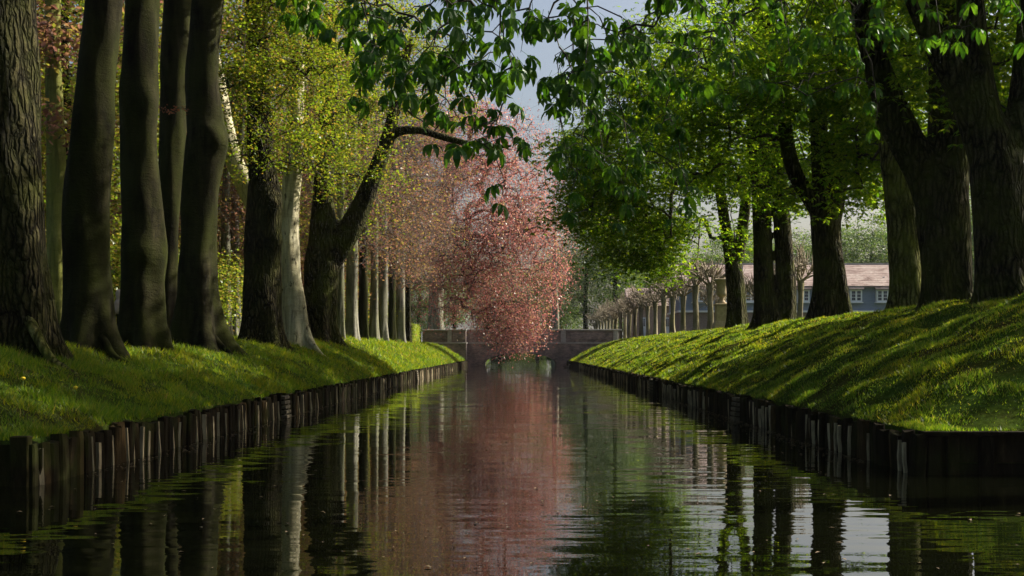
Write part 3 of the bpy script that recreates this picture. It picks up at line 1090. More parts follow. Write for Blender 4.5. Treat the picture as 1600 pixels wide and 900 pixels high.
def revetment(name, label, path, skip):
    root = thing(name, label, 'retaining wall', (path[0][0], path[0][1], 0), group=None)
    ox_, oy_ = path[0]
    sgn = 1 if ox_ < 0 else -1
    # boards behind the piles
    count = 0
    rest = Bag()
    for (xa, ya), (xb, yb) in zip(path[:-1], path[1:]):
        L = math.hypot(xb - xa, yb - ya)
        dx, dy = (xb - xa) / L, (yb - ya) / L
        s = 0.0
        while s < L:
            x, y = xa + dx * s, ya + dy * s
            step = random.uniform(0.245, 0.33)
            s += step
            if any(a < y < b for a, b in skip) and abs(dx) < 0.5:
                continue
            jx, jy = random.uniform(-0.03, 0.03), random.uniform(-0.02, 0.02)
            tx, ty = random.uniform(-0.05, 0.05), random.uniform(-0.05, 0.05)
            hgt = random.uniform(0.90, 1.08)
            if count < 298:
                o = bpy.data.objects.new('pile', random.choice(pile_meshes))
                link(o, root)
                o.location = (x + jx - ox_, y + jy - oy_, 0)
                o.rotation_euler = (tx * 0.6, ty, random.uniform(-0.16, 0.16) + (math.pi if random.random() < 0.5 else 0))
                sx = random.uniform(0.92, 1.12)
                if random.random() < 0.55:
                    q = bpy.data.objects.new('lit_edge_strip', lit_edge_strip_me)  # added strip standing in for a lit pile edge
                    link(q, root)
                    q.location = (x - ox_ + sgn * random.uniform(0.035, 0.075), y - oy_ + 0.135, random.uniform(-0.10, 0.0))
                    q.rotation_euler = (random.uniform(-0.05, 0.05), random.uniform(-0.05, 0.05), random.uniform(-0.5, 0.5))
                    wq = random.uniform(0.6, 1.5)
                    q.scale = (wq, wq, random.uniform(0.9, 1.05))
                o.scale = (sx, sx, hgt)
                count += 1
            else:
                P = np.array([[x + jx, y, -0.6], [x + jx, y, 0.25], [x + jx + tx * 0.3, y, 0.5 * hgt]]) - np.array([ox_, oy_, 0])
                rest.add(*tube(P, np.array([0.12, 0.12, 0.11]), 7))
    if rest.n:
        v, f = rest.arrays()
        o = np_obj('distant_piles', v, f, M['timber'], root)
        o['kind'] = 'stuff'
    return root


LAD_L = [(28.3, 28.9), (64.5, 65.3)]
LAD_R = [(27.3, 27.9), (45.2, 45.9)]
rl = revetment('timber_revetment', 'long row of dark wooden piles holding the left grass bank', [(-30, YL - 0.02), (XL + 0.10, YL - 0.02), (XL + 0.10, 129.0)][::1] and [(XL + 0.10, YL - 0.02), (XL + 0.10, 129.0)], LAD_L)
rr_ = revetment('timber_revetment', 'long row of dark wooden piles holding the right grass bank', [(XR - 0.10, YR - 0.02), (XR - 0.10, 129.4)], LAD_R)
for root, xa in ((rl, XL + 0.0), (rr_, XR - 0.0)):
    s = 1 if xa < 0 else -1
    ox_ = root.location.x; oy_ = root.location.y
    for (za, zb) in ((-0.2, 0.155), (0.165, 0.44)):
        box_obj('board', (min(xa, xa + s * 0.04) - ox_, max(xa, xa + s * 0.04) - ox_, (YL if s > 0 else YR) + 0.02 - oy_, 129.0 - oy_, za, zb), M['timber'], root)
# the short returns facing the camera: squared posts and boards
rt = thing('timber_revetment', 'near corner of squared posts and boards facing the viewer at the right edge', 'retaining wall', (XR, YR, 0))
box_obj('board', (0.05, 9.0, -0.06, 0.0, 0.14, 0.47), M['timber'], rt)
box_obj('board', (0.05, 9.0, -0.10, -0.061, -0.3, 0.135), M['timber'], rt)
box_obj('cap_board', (-0.02, 9.0, -0.16, 0.10, 0.475, 0.52), M['timber'], rt)
for xq in (0.02, 0.26, 0.66, 1.32, 1.95, 2.7, 3.4, 4.2, 5.1):
    box_obj('post', (xq, xq + random.uniform(0.14, 0.20), -0.15, -0.02, -0.6, 0.47), M['timber'], rt, 0.012)
lt = thing('timber_revetment', 'near corner post and boards at the left edge of the water', 'retaining wall', (XL, YL, 0))
box_obj('board', (-8.0, 0.05, -0.06, 0.0, -0.3, 0.46), M['timber'], lt)
for xq in (-0.10, -0.6, -1.3, -2.0):
    box_obj('post', (xq, xq + 0.2, -0.17, -0.03, -0.6, 0.50 if xq < -0.3 else 0.56), M['timber'], lt, 0.012)

M['step_timber'] = plain_noise('step_timber', (0.035, 0.028, 0.017), (0.13, 0.105, 0.065), 7)
lad_labels = {(0, 0): 'wooden steps of stacked boards in the left piles, the nearer pair to the viewer',
              (0, 1): 'small wooden steps far along the left piles, close to the pale trunks end',
              (1, 0): 'wooden steps of stacked boards in the middle of the right piles',
              (1, 1): 'smaller wooden steps farther along the right piles towards the bridge'}
for si, (lads, xa, s) in enumerate(((LAD_L, XL, 1), (LAD_R, XR, -1))):
    for li, (ya, yb) in enumerate(lads):
        lo = thing('bank_steps', lad_labels[(si, li)].replace(', the nearer pair to the viewer', ' nearest the viewer').replace(', close to the pale trunks end', ' towards the bridge'), 'steps', (xa, ya, 0), group='wooden steps in the canal banks')
        for k in range(5):
            a, b = sorted((s * 0.02, s * (0.34 - 0.012 * k)))
            box_obj('board', (a, b, 0.02, yb - ya - 0.02, 0.0 + k * 0.105, 0.070 + k * 0.105), M['step_timber'], lo, 0.008)
        a, b = sorted((s * 0.03, s * 0.26))
        box_obj('backing', (a, b, 0.05, yb - ya - 0.05, -0.5, 0.48), M['timber'], lo)
        for yy in (-0.05, yb - ya - 0.05):
            a, b = sorted((s * 0.0, s * 0.22))
            box_obj('post', (a, b, yy - 0.04, yy + 0.06, -0.6, 0.55), M['timber'], lo, 0.01)

# ================================================================== TREES, left bank
YG = M['leaf_yellow']


def left_tree(label, Y, pts, bark, seed, dome, n_tips, per=46, size=0.21, leafmat=None, z_top=15, extra=None, trunk_kw=None, twigmat=None, drift=(0.5, 0), name='beech_tree', group=None, spread=0.42, more_stems=None, attach=5.0):
    rg = np.random.default_rng(seed + 100)
    P, r = px_stem(Y, pts)
    bz = gz(P[0][0], Y)
    P[0][2] = bz
    base = np.array([P[0][0], Y, bz])
    P2, r2 = extend_up(P, r, z_top, drift, 0.12)
    tips = [ell_points(c_, rad_, int(n_ * 1.5), rg, 0.25, clump=4) for c_, rad_, n_ in dome(P2)]
    if extra:
        tips += [ell_points(c_, rad_, n_, rg, 0.1) for c_, rad_, n_ in extra]
    tips = np.concatenate(tips)
    if per == 40:
        tips = np.concatenate([tips, tips[::2] + rg.normal(size=tips[::2].shape) * np.array([0.9, 0.9, 0.3])])
    stems = [(P2, r2)] + (more_stems or [])
    kw = dict(sides=40, step=0.12, lumps=0.05)
    kw.update(trunk_kw or {})
    return make_tree(name, label, base, stems, tips, bark, twigmat or M['twig'], leafmat or YG, simple_fn(per, spread, size), seed, trunk_kw=kw,
                     grow_kw=dict(attach_z=attach, seg=0.7), group=group, twigs=6 if twigmat is not None else 0, twig_len=1.2)


def high_dome(n_=150, rad=(5.6, 4.4, 4.4)):
    return lambda P: [(P[-1] + np.array([1.2, 0, 0.6]), rad, n_)]


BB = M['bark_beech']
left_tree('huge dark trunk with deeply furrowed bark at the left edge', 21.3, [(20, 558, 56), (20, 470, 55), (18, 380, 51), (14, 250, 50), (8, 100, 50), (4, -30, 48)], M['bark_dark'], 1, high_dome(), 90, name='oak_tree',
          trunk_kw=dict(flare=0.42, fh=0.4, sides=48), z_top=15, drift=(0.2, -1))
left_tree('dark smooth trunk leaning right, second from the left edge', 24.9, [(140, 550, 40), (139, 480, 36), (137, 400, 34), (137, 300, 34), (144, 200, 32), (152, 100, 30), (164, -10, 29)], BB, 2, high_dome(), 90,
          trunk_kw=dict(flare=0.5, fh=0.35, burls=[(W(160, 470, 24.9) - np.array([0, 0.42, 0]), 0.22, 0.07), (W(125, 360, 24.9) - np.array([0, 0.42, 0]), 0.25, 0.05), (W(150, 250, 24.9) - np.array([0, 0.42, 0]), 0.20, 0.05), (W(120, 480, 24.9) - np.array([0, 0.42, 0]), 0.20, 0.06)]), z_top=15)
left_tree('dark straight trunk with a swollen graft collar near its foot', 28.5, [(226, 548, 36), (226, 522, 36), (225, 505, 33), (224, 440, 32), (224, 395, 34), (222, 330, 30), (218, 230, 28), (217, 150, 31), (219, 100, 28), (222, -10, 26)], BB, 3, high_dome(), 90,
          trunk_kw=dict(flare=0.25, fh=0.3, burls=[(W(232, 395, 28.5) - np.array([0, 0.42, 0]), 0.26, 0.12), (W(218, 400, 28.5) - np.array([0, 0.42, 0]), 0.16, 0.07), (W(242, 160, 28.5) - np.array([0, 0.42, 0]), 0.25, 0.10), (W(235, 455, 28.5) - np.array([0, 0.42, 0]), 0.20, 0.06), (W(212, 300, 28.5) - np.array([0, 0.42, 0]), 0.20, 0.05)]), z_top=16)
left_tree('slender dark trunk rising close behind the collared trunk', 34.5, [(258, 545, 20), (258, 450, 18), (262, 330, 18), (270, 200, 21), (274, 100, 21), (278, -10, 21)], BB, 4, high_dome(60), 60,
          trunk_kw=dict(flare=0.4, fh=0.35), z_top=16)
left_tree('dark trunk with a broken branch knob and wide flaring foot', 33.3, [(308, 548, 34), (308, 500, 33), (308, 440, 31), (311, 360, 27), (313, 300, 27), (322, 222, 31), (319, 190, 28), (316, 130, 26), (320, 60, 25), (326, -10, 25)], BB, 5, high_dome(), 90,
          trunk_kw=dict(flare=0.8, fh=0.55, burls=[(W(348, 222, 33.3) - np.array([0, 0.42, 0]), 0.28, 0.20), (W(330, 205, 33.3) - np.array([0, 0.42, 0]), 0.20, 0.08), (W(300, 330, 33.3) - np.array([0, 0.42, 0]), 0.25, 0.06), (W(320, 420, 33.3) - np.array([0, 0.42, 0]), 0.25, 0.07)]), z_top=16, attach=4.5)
left_tree('pale olive green trunk standing behind, between the two leftmost trunks', 38.6, [(87, 535, 17), (87, 450, 15), (88, 300, 14), (85, 150, 13), (82, 0, 12)], M['bark_green'], 6, high_dome(60), 60, leafmat=M['leaf_rust'],
          extra=[(W(95, 60, 38), (0.5, 0.8, 1.3), 9), (W(95, 200, 37.8), (0.4, 0.6, 0.7), 6)], z_top=14, attach=5)
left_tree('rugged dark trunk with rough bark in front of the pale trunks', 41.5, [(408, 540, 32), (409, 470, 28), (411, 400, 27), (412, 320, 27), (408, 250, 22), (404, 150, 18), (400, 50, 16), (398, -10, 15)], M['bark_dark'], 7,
          lambda P: [(P[-1], (4, 4, 4), 60), (W(425, 120, 40.0), (2.0, 1.8, 3.0), 120), (W(470, 60, 41), (2.2, 2.0, 2.2), 70), (W(372, 120, 38.5), (0.55, 0.9, 2.4), 34)], 90, per=40, spread=0.24, size=0.105,
          trunk_kw=dict(flare=0.35, fh=0.4, lumps=0.06, burls=[(W(435, 320, 41.5) - np.array([0, 0.42, 0]), 0.30, 0.16), (W(440, 380, 41.5) - np.array([0, 0.42, 0]), 0.28, 0.16), (W(405, 445, 41.5) - np.array([0, 0.42, 0]), 0.20, 0.10), (W(415, 300, 41.5) - np.array([0, 0.42, 0]), 0.20, 0.10), (W(395, 480, 41.5) - np.array([0, 0.42, 0]), 0.20, 0.08), (W(438, 480, 41.5) - np.array([0, 0.42, 0]), 0.25, 0.10)]), z_top=14)
left_tree('pale cream barked trunk with dark scars, leaning beside the rugged trunk', 45.6, [(466, 542, 20), (460, 480, 18), (454, 420, 16), (452, 360, 15), (455, 300, 14), (460, 220, 13), (464, 120, 12), (470, 20, 11)], M['bark_pale'], 8,
          lambda P: [(P[-1], (4, 4, 4), 50), (W(500, 170, 45), (2.2, 2, 2.6), 80), (W(500, 250, 46), (1.6, 2, 1.2), 30)], 90, per=40, spread=0.24, size=0.105,
          trunk_kw=dict(flare=0.5, fh=0.4), z_top=15)
left_tree('thin pale trunk leaning left behind the rugged dark trunk', 47.5, [(445, 540, 10), (440, 480, 10), (434, 420, 10), (420, 370, 11), (396, 320, 12), (378, 280, 14), (362, 240, 14), (350, 180, 12)], M['bark_pale'], 9,
          lambda P: [(P[-1], (3, 3, 3.5), 50)], 50, per=26, trunk_kw=dict(flare=0.4, fh=0.35), z_top=14, drift=(-0.6, 0))
# forked tree with the limb over the canal
Y9 = 53.7
P9b, r9b = px_stem(Y9, [(503, 430, 20), (520, 400, 19), (545, 360, 18), (568, 315, 15), (588, 265, 13), (602, 228, 12), (612, 190, 10), (625, 130, 8), (640, 60, 6)])
P9c, r9c = px_stem(Y9, [(598, 238, 9), (618, 208, 7.5), (655, 204, 6), (690, 214, 5.5), (730, 224, 5), (775, 229, 4), (800, 228, 2)])
left_tree('forked dark mossy tree with a thick limb leaning right over the water', Y9, [(498, 538, 27), (500, 480, 25), (503, 420, 26), (504, 360, 22), (506, 300, 17), (510, 220, 14), (514, 120, 12), (516, 20, 11)], M['bark_chestnut'], 10,
          lambda P: [(P[-1], (4, 4, 4), 50), (W(560, 90, 54.5), (3.2, 2.5, 2.8), 150), (W(640, 90, 55), (2.4, 1.8, 2.0), 60), (W(550, 250, 57.0), (1.8, 1.6, 1.4), 40), (W(690, 170, 56.5), (2.6, 1.4, 1.0), 24)], 90, per=40, spread=0.24, size=0.105,
          trunk_kw=dict(flare=0.35, fh=0.5, remesh=0.05), z_top=15, name='forked_tree', more_stems=[(P9b, r9b), (P9c, r9c)])
# surface roots
def root_part(tree, pts, r0_, bark):
    b_ = np.array(tree.location)
    P = []
    for x_, y_, up in pts:
        P.append([x_, y_, gz(x_, y_) + up])
    P = np.array(P)
    Q, q = resample(P, np.linspace(r0_, 0.025, len(P)), 0.08)
    v, f = tube(Q, q, 10)
    np_obj('root', v - b_, f, bark, tree, smooth=True)


_t = {o['label']: o for o in C.objects if o.parent is None and 'label' in o}
for key, pts, r0_, bk in (('huge dark trunk', [(-8.3, 21.1, 0.95), (-7.95, 20.85, 0.48), (-7.62, 20.7, 0.13), (-7.3, 20.45, 0.02), (-7.0, 20.1, -0.02), (-6.8, 19.85, -0.05)], 0.11, M['bark_mossy']),
                          ('huge dark trunk', [(-8.6, 20.7, 0.3), (-8.55, 20.3, 0.04), (-8.45, 19.8, -0.02), (-8.5, 19.4, -0.06)], 0.12, M['bark_dark']),
                          ('dark smooth trunk leaning', [(-8.05, 24.65, 0.28), (-7.8, 24.4, 0.07), (-7.55, 24.2, 0.0), (-7.2, 24.0, -0.04)], 0.10, BB),
                          ('dark trunk with a broken', [(-7.95, 33.0, 0.3), (-7.6, 32.8, 0.06), (-7.3, 32.6, -0.02), (-7.0, 32.5, -0.05)], 0.12, BB),
                          ('pale cream', [(-7.6, 45.4, 0.45), (-7.25, 45.2, 0.12), (-6.9, 45.0, 0.0), (-6.6, 44.9, -0.04)], 0.13, M['bark_pale'])):
    for lb, o in _t.items():
        if lb.startswith(key):
            root_part(o, pts, r0_, bk)
# receding row of grey trunks
ords = ['first', 'second', 'third', 'fourth', 'fifth', 'sixth', 'seventh', 'eighth', 'ninth', 'tenth', 'eleventh', 'twelfth', 'thirteenth', 'fourteenth', 'fifteenth', 'sixteenth', 'seventeenth', 'eighteenth', 'nineteenth', 'twentieth']
row = [(531, 7, 'g'), (549, 10, 'g'), (567, 8, 'b'), (584, 7, 'g'), (598, 8, 'g'), (612, 6, 'b'), (625, 8, 'g'), (637, 5, 'd')]
for i, (px, hw, kd) in enumerate(row):
    Y = 8.4 * F / (CX - px)
    lm = M['leaf_yellow'] if i == 0 else M['leaf_rust']
    left_tree('grey trunk in the receding left row, %s beyond the forked tree' % ords[i], Y, [(px, 540, hw), (px + 0.5, 480, hw * 0.9), (px + 1, 400, hw * 0.86), (px + 1, 300, hw * 0.75), (px + 3, 200, hw * 0.6)],
              {'g': M['bark_grey'], 'b': BB, 'd': M['bark_dark']}[kd], 20 + i,
              lambda P: [(P[-1] + np.array([0.3, 0, -1.0]), (3.8, 4.0, 5.0), 60), (np.array([-8.3 + 0.5 * (i % 3), Y, 9.5]), (2.9, 4, 3.8), 80)], 60, per=26, size=0.14, leafmat=lm, z_top=15, spread=0.5,
              group='receding row of grey trunks on the left bank', twigmat=M['twig_brown'], trunk_kw=dict(sides=20, step=0.3, flare=0.4, fh=0.5), attach=4.5)
for i, (px, hw) in enumerate(((352, 9), (367, 9))):
    Y = 12.3 * F / (CX - px)
    left_tree(['grey trunk on the left of a close pair seen between dark trunks', 'grey trunk on the right of a close pair seen between dark trunks'][i], Y, [(px, 540, hw), (px, 480, hw * 0.9), (px, 400, hw * 0.85), (px + 1, 300, hw * 0.7)], M['bark_grey'], 40 + i,
              lambda P: [(P[-1], (4, 4, 4.5), 70), (np.array([-12.5, Y, 7.5]), (3, 3, 2.6), 50)], 60, per=60, size=0.15, leafmat=M['leaf_rust'], z_top=14, spread=0.5, twigmat=M['twig_brown'], trunk_kw=dict(sides=20, step=0.3, flare=0.6, fh=0.5))

# copper beech hanging over the bridge
rg = np.random.default_rng(55)
CYD = 117.0
Pc, rc = px_stem(CYD, [(681, 545, 14, 24), (681, 500, 12.5, 24), (681, 460, 11.5, 24), (686, 400, 10, 22), (694, 320, 8.5, 18), (702, 240, 6, 13), (708, 180, 3.5, 9)])
Pc[0][2] = gz(Pc[0][0], CYD + 24)
tips = np.concatenate([ell_points(W(722, 330, CYD - 1), (9.8, 7.0, 10.0), 1650, rg, 0.40, clump=4),
                       ell_points(W(797, 425, CYD - 2), (5.3, 5.0, 6.6), 300, rg, 0.5, 0.7),
                       ell_points(W(796, 510, CYD - 3), (3.4, 3.2, 2.6), 110, rg, 0.2, 0.6)])
cb_base = np.array([Pc[0][0], CYD + 24, Pc[0][2]])
make_tree('copper_beech', 'large copper beech with pink red leaves hanging down over the bridge', cb_base, [(Pc, rc)], tips, M['bark_grey'], M['twig_brown'], M['leaf_copper'], simple_fn(46, 0.62, 0.17, flat=0.9, droop=0.9), 55,
          grow_kw=dict(attach_z=4.0, seg=0.9, r_tip=0.018), trunk_kw=dict(sides=24, step=0.4, flare=0.35, fh=0.8), twigs=4, twig_len=1.4)

# ------------------------------------------------------------------ woodland behind the left bank
def wood_tree_mesh(seed, h, crown, bark, twigmat, leafmat, per, size, tr=0.22, n_t=120, spread=0.55, twigs=0):
    rg = np.random.default_rng(seed)
    P = np.array([[0, 0, 0], [0.1, 0, h * 0.3], [0.0, 0.15, h * 0.6], [0.15, 0, h * 0.92]]); r = np.array([tr, tr * 0.85, tr * 0.6, 0.05])
    tips = np.concatenate([ell_points(c_, rd, k_, rg, 0.3, 0.7) for c_, rd, k_ in crown])
    root = make_tree('woodland_tree', 'x', (0, 0, 0), [(P, r)], tips, bark, twigmat, leafmat, simple_fn(per, spread, size) if per else None, seed,
                     grow_kw=dict(attach_z=1.2, seg=0.9), trunk_kw=dict(sides=16, step=0.4, flare=0.4), twigs=twigs)
    return root


def place(proto, first, label, x, y, s, rz, group, name=None):
    o = proto if first else copy_tree(proto)
    if name:
        o.name = name
    o.location = (x, y, gz(x, y) - 0.05)
    o.scale = (s, s, s)
    o.rotation_euler = (0, 0, rz)
    tag(o, label, 'tree', group)
    return o


pr_rust = wood_tree_mesh(61, 17, [((0, 0, 10), (4.2, 4.2, 7.5), 280), ((0, 0, 3.0), (3.2, 3.2, 2.0), 60)], M['bark_grey'], M['twig_brown'], M['leaf_rust'], 110, 0.17, twigs=2)
pr_yell = wood_tree_mesh(62, 16, [((0, 0, 9.5), (4.0, 4.0, 7.0), 280), ((0.4, 0, 2.6), (3.0, 3.0, 1.8), 60)], BB, M['twig'], M['leaf_wood'], 110, 0.16)
pr_bush = wood_tree_mesh(63, 4, [((0, 0, 2.0), (2.4, 2.2, 1.7), 130)], BB, M['twig'], M['leaf_wood'], 120, 0.12, tr=0.06)
wl = [(-17.0, 52, 'r'), (-13.8, 62, 'y'), (-21.5, 60, 'y'), (-16.5, 76, 'r'), (-26, 74, 'r'), (-21, 90, 'y'), (-32, 88, 'y'), (-14.5, 96, 'r'), (-27, 104, 'r'), (-38, 104, 'y'), (-20, 118, 'y'), (-44, 122, 'r'), (-31, 126, 'y'), (-15.5, 44, 'y'), (-24.5, 52, 'r'), (-28, 66, 'y'), (-19.5, 42, 'r'), (-36, 78, 'r'), (-12.5, 72, 'r'), (-12.5, 86, 'y'), (-26, 58, 'r'), (-31, 70, 'y'), (-40, 92, 'r'), (-22.5, 46, 'y')]
fst = {'r': True, 'y': True, 'b': True}
words_k = {'r': 'rust brown leaved', 'y': 'yellow green leaved'}
cnt_k = {'r': 0, 'y': 0}
for i, (x, y, k) in enumerate(sorted(wl, key=lambda q: q[0] / q[1])):
    cnt_k[k] += 1
    place({'r': pr_rust, 'y': pr_yell}[k], fst[k], '%s tree in the wood behind the left trunks, %s such from left' % (words_k[k], ords[cnt_k[k] - 1]),
          x, y, 0.9 + 0.25 * math.sin(i * 2.3) + (0.2 if y > 90 else 0), i * 1.7, 'trees in the wood behind the left bank')
    fst[k] = False
for i, (x, y) in enumerate([(-29.0, 84), (-14.5, 46.5), (-12.8, 50), (-19.5, 66), (-24, 96), (-17.5, 100), (-35, 112), (-13.5, 118)]):
    place(pr_bush, i == 0, 'low green bush under the left wood, %s counted outwards from the canal bank' % ords[i], x, y, 1.0 + 0.3 * math.sin(i * 3.1), i * 2.1, 'bushes under the left wood', name='woodland_bush')

# ------------------------------------------------------------------ far trees beyond the bridge and behind the house
pr_far = wood_tree_mesh(71, 16, [((0, 0, 10), (4.6, 4.6, 7.0), 170), ((0, 0, 4.5), (4.0, 4.0, 3.2), 70)], BB, M['twig'], M['leaf_far'], 100, 0.26, tr=0.35, spread=0.75)
pr_far2 = wood_tree_mesh(72, 20, [((0, 0, 12), (3.4, 3.4, 9.5), 200)], BB, M['twig'], M['leaf_far'], 90, 0.26, tr=0.35, spread=0.7)
far = [(W(915, 0, 190)[0], 190, 1, 1.05), (W(875, 0, 205)[0], 205, 0, 1.0), (W(960, 0, 182)[0], 182, 1, 1.15), (W(990, 0, 200)[0], 200, 0, 1.1), (W(1035, 0, 192)[0], 192, 1, 1.0),
       (W(840, 0, 235)[0], 235, 0, 1.1), (W(780, 0, 240)[0], 240, 0, 1.2), (W(710, 0, 215)[0], 215, 1, 1.0), (W(655, 0, 185)[0], 185, 0, 0.9), (W(600, 0, 205)[0], 205, 1, 1.1), (W(540, 0, 190)[0], 190, 0, 1.2), (W(470, 0, 200)[0], 200, 1, 1.2),
       (W(400, 0, 185)[0], 185, 0, 1.2), (W(320, 0, 190)[0], 190, 1, 1.2), (W(230, 0, 180)[0], 180, 0, 1.2), (W(140, 0, 190)[0], 190, 1, 1.2), (W(50, 0, 180)[0], 180, 0, 1.2)]
far.sort(key=lambda q: q[0] / q[1])
used_ = [True, True]
for i, (x, y, k, s) in enumerate(far):
    place(pr_far if k == 0 else pr_far2, used_[k], 'hazy green tree far beyond the bridge, %s of its line from left' % ords[i], x, y, s, i * 1.3, 'far trees beyond the bridge', name='far_tree')
    used_[k] = False
hh = [(1110, 215, 0.75), (1150, 200, 0.8), (1190, 220, 0.85), (1235, 205, 0.78), (1275, 225, 0.86), (1320, 205, 0.80), (1362, 190, 0.82), (1405, 215, 0.9), (1450, 195, 0.85), (1500, 180, 0.95), (1550, 200, 1.0), (1600, 185, 1.0)]
for i, (px, y, s) in enumerate(hh):
    place(pr_far, False, 'sunlit green tree behind the blue house, %s of that line from the left' % ords[i], (px - CX) / F * y, y, s * 1.42, i * 2.2, 'trees behind the house', name='far_tree')
# bare tree beyond the bridge
bare = wood_tree_mesh(75, 21, [((0, 0, 15), (5.5, 5, 7.5), 220)], M['bark_grey'], M['twig_brown'], None, 0, 0.1, tr=0.5, twigs=3)
place(bare, True, 'tall bare tree without leaves beyond the copper beech', W(867, 0, 160)[0], 160, 1.0, 0.4, None, name='bare_tree')
place(bare, False, 'slim bare tree rising behind the blue house left part', W(1246, 0, 150)[0], 150, 0.62, 1.9, None, name='bare_tree')

# ------------------------------------------------------------------ pollarded trees
def pollard_proto(seed):
    rg = np.random.default_rng(seed)
    root = thing('pollard_tree', 'x', 'tree')
    base = np.zeros(3)
    P = np.array([[0, 0, 0], [0.03, 0, 1.0], [0.0, 0.03, 2.0], [0, 0, 2.75], [0, 0, 2.95]]); r = np.array([0.20, 0.165, 0.155, 0.20, 0.16])
    make_trunk(root, base, [(P, r)], M['bark_pollard'], seed, sides=14, step=0.2, flare=0.4, fh=0.3, lumps=0.06)
    b = Bag()
    for k in range(9):
        az = k * 2.4 + rg.uniform(-.3, .3)
        el = R(rg.uniform(18, 78))
        d = np.array([math.cos(az) * math.cos(el), math.sin(az) * math.cos(el), math.sin(el)])
        L = rg.uniform(0.9, 1.7)
        p = np.array([0, 0, 2.75])
        pts = [p]
        for s in range(4):
            d = unit((d + rg.normal(size=3) * 0.22 + np.array([0, 0, 0.12]))[None])[0]
            pts.append(pts[-1] + d * L / 4)
        pts = np.array(pts)
        b.add(*tube(pts, np.array([0.075, 0.06, 0.05, 0.045, 0.05]), 6))
        for j in range(11):
            i0 = rg.integers(2, 5)
            dd = unit((d + rg.normal(size=3) * 0.65 + np.array([0, 0, 0.3]))[None])[0]
            q = [pts[i0]]
            for s in range(3):
                dd = unit((dd + rg.normal(size=3) * 0.25)[None])[0]
                q.append(q[-1] + dd * rg.uniform(0.2, 0.42))
            b.add(*tube(np.array(q), np.array([0.034, 0.028, 0.022, 0.012]), 4))
    v, f = b.arrays()
    np_obj('branches', v, f, M['twig_pollard'], root, smooth=True)['kind'] = 'stuff'
    return root


protos = [pollard_proto(s) for s in (81, 82, 83)]
pol = []
for i in range(20):
    pol.append((10.9, 73.5 + i * 6.0, 'front'))
for i in range(9):
    pol.append((16.2, 74 + i * 7.0, 'back'))
fp = [True, True, True]
fi = bi = 0
for i, (x, y, rowk) in enumerate(pol):
    if rowk == 'front':
        fi += 1
        lab = 'bare pollarded tree in the front row, %s beyond the stone urn' % ords[fi - 1]
    else:
        bi += 1
        lab = 'bare pollarded tree in the row before the house, %s from its near end' % ords[bi - 1]
    k = i % 3
    o = protos[k] if fp[k] else copy_tree(protos[k])
    fp[k] = False
    tag(o, lab, 'tree', 'pollarded trees beyond the right bank')
    o.location = (x, y, gz(x, y) - 0.03)
    s = 1.0 + 0.08 * math.sin(i * 1.9)
    o.scale = (s, s, s * (1.08 if rowk == 'back' else 1.0))
    o.rotation_euler = (0, 0, i * 1.1)

# ================================================================== TREES, right bank (horse chestnuts)
BC = M['bark_chestnut']


def chestnut(label, Y, stems_px, seed, lobes, per=28, size=0.19, z_top=13.0, trunk_kw=None, spread=0.40, name='chestnut_tree', attach=4.5, tops=None, bark=None):
    rg = np.random.default_rng(seed + 300)
    stems = [px_stem(Y, s) for s in stems_px]
    P, r = stems[0]
    bz = gz(P[0][0], Y)
    P[0][2] = bz
    base = np.array([P[0][0], Y, bz])
    st2 = []
    for i, (P, r) in enumerate(stems):
        if tops is None or i in tops:
            d = (P[-1] - P[-2]); d = d / max(0.3, d[2])
            P, r = extend_up(P, r, max(z_top, P[-1][2] + 1), (np.clip(d[0], -.5, .5) * 2.0, 0), 0.08)
        st2.append((P, r))
    tips = np.concatenate([ell_points(c_, rd, int(k_ * 1.75), rg, 0.3, clump=6) for c_, rd, k_ in lobes])
    kw = dict(sides=36, step=0.14, remesh=0.045, flare=0.3, fh=0.4, lumps=0.045)
    kw.update(trunk_kw or {})
    return make_tree(name, label, base, st2, tips, bark or BC, M['twig'], M['leaf_chestnut'], compound_fn(per, spread, size), seed, trunk_kw=kw, grow_kw=dict(attach_z=attach, seg=0.6, lift=0.12), twigs=0)


chestnut('massive dark trunk splitting into thick limbs at the right edge', 26.2,
         [[(1578, 470, 44), (1572, 420, 42), (1562, 340, 41), (1556, 270, 42), (1552, 225, 34), (1538, 180, 28), (1528, 120, 25), (1520, 50, 22), (1515, -20, 20)],
          [(1550, 280, 24), (1532, 220, 25), (1505, 150, 22), (1470, 85, 20), (1440, 25, 17), (1425, -20, 16)],
          [(1565, 290, 22), (1580, 235, 22), (1594, 170, 20), (1604, 80, 18), (1612, -20, 17)]], 301,
         [((10.2, 26, 12.5), (5.5, 4.5, 4.6), 150), (W(1560, 120, 28.5), (1.6, 1.2, 1.4), 18)], z_top=14)
chestnut('dark trunk with heavy limb bending left, beside the massive right trunk', 29.9,
         [[(1482, 472, 36), (1480, 420, 37), (1476, 350, 39), (1474, 290, 38), (1482, 220, 31), (1478, 120, 28), (1466, 0, 27)],
          [(1462, 320, 30), (1442, 265, 29), (1412, 215, 26), (1386, 150, 23), (1364, 80, 20), (1346, 0, 18)]], 302,
         [((9.6, 30, 12.6), (5.5, 4.5, 4.4), 150), (W(1400, 130, 32), (1.2, 1, 1.6), 14)], z_top=14)
chestnut('paler mossy upright trunk behind the limb that bends left', 34.7,
         [[(1420, 480, 31), (1418, 420, 29), (1412, 340, 26), (1402, 280, 22), (1392, 220, 19), (1384, 140, 16), (1380, 40, 14)]], 303,
         [((11, 35.5, 12), (5, 4.5, 4.5), 150), ((12.2, 37.5, 8.6), (2.6, 2.4, 2.3), 60), (W(1340, 260, 38), (1.4, 1.6, 1.4), 30)], z_top=14, bark=M['bark_mossy'], trunk_kw=dict(remesh=0, flare=0.35))
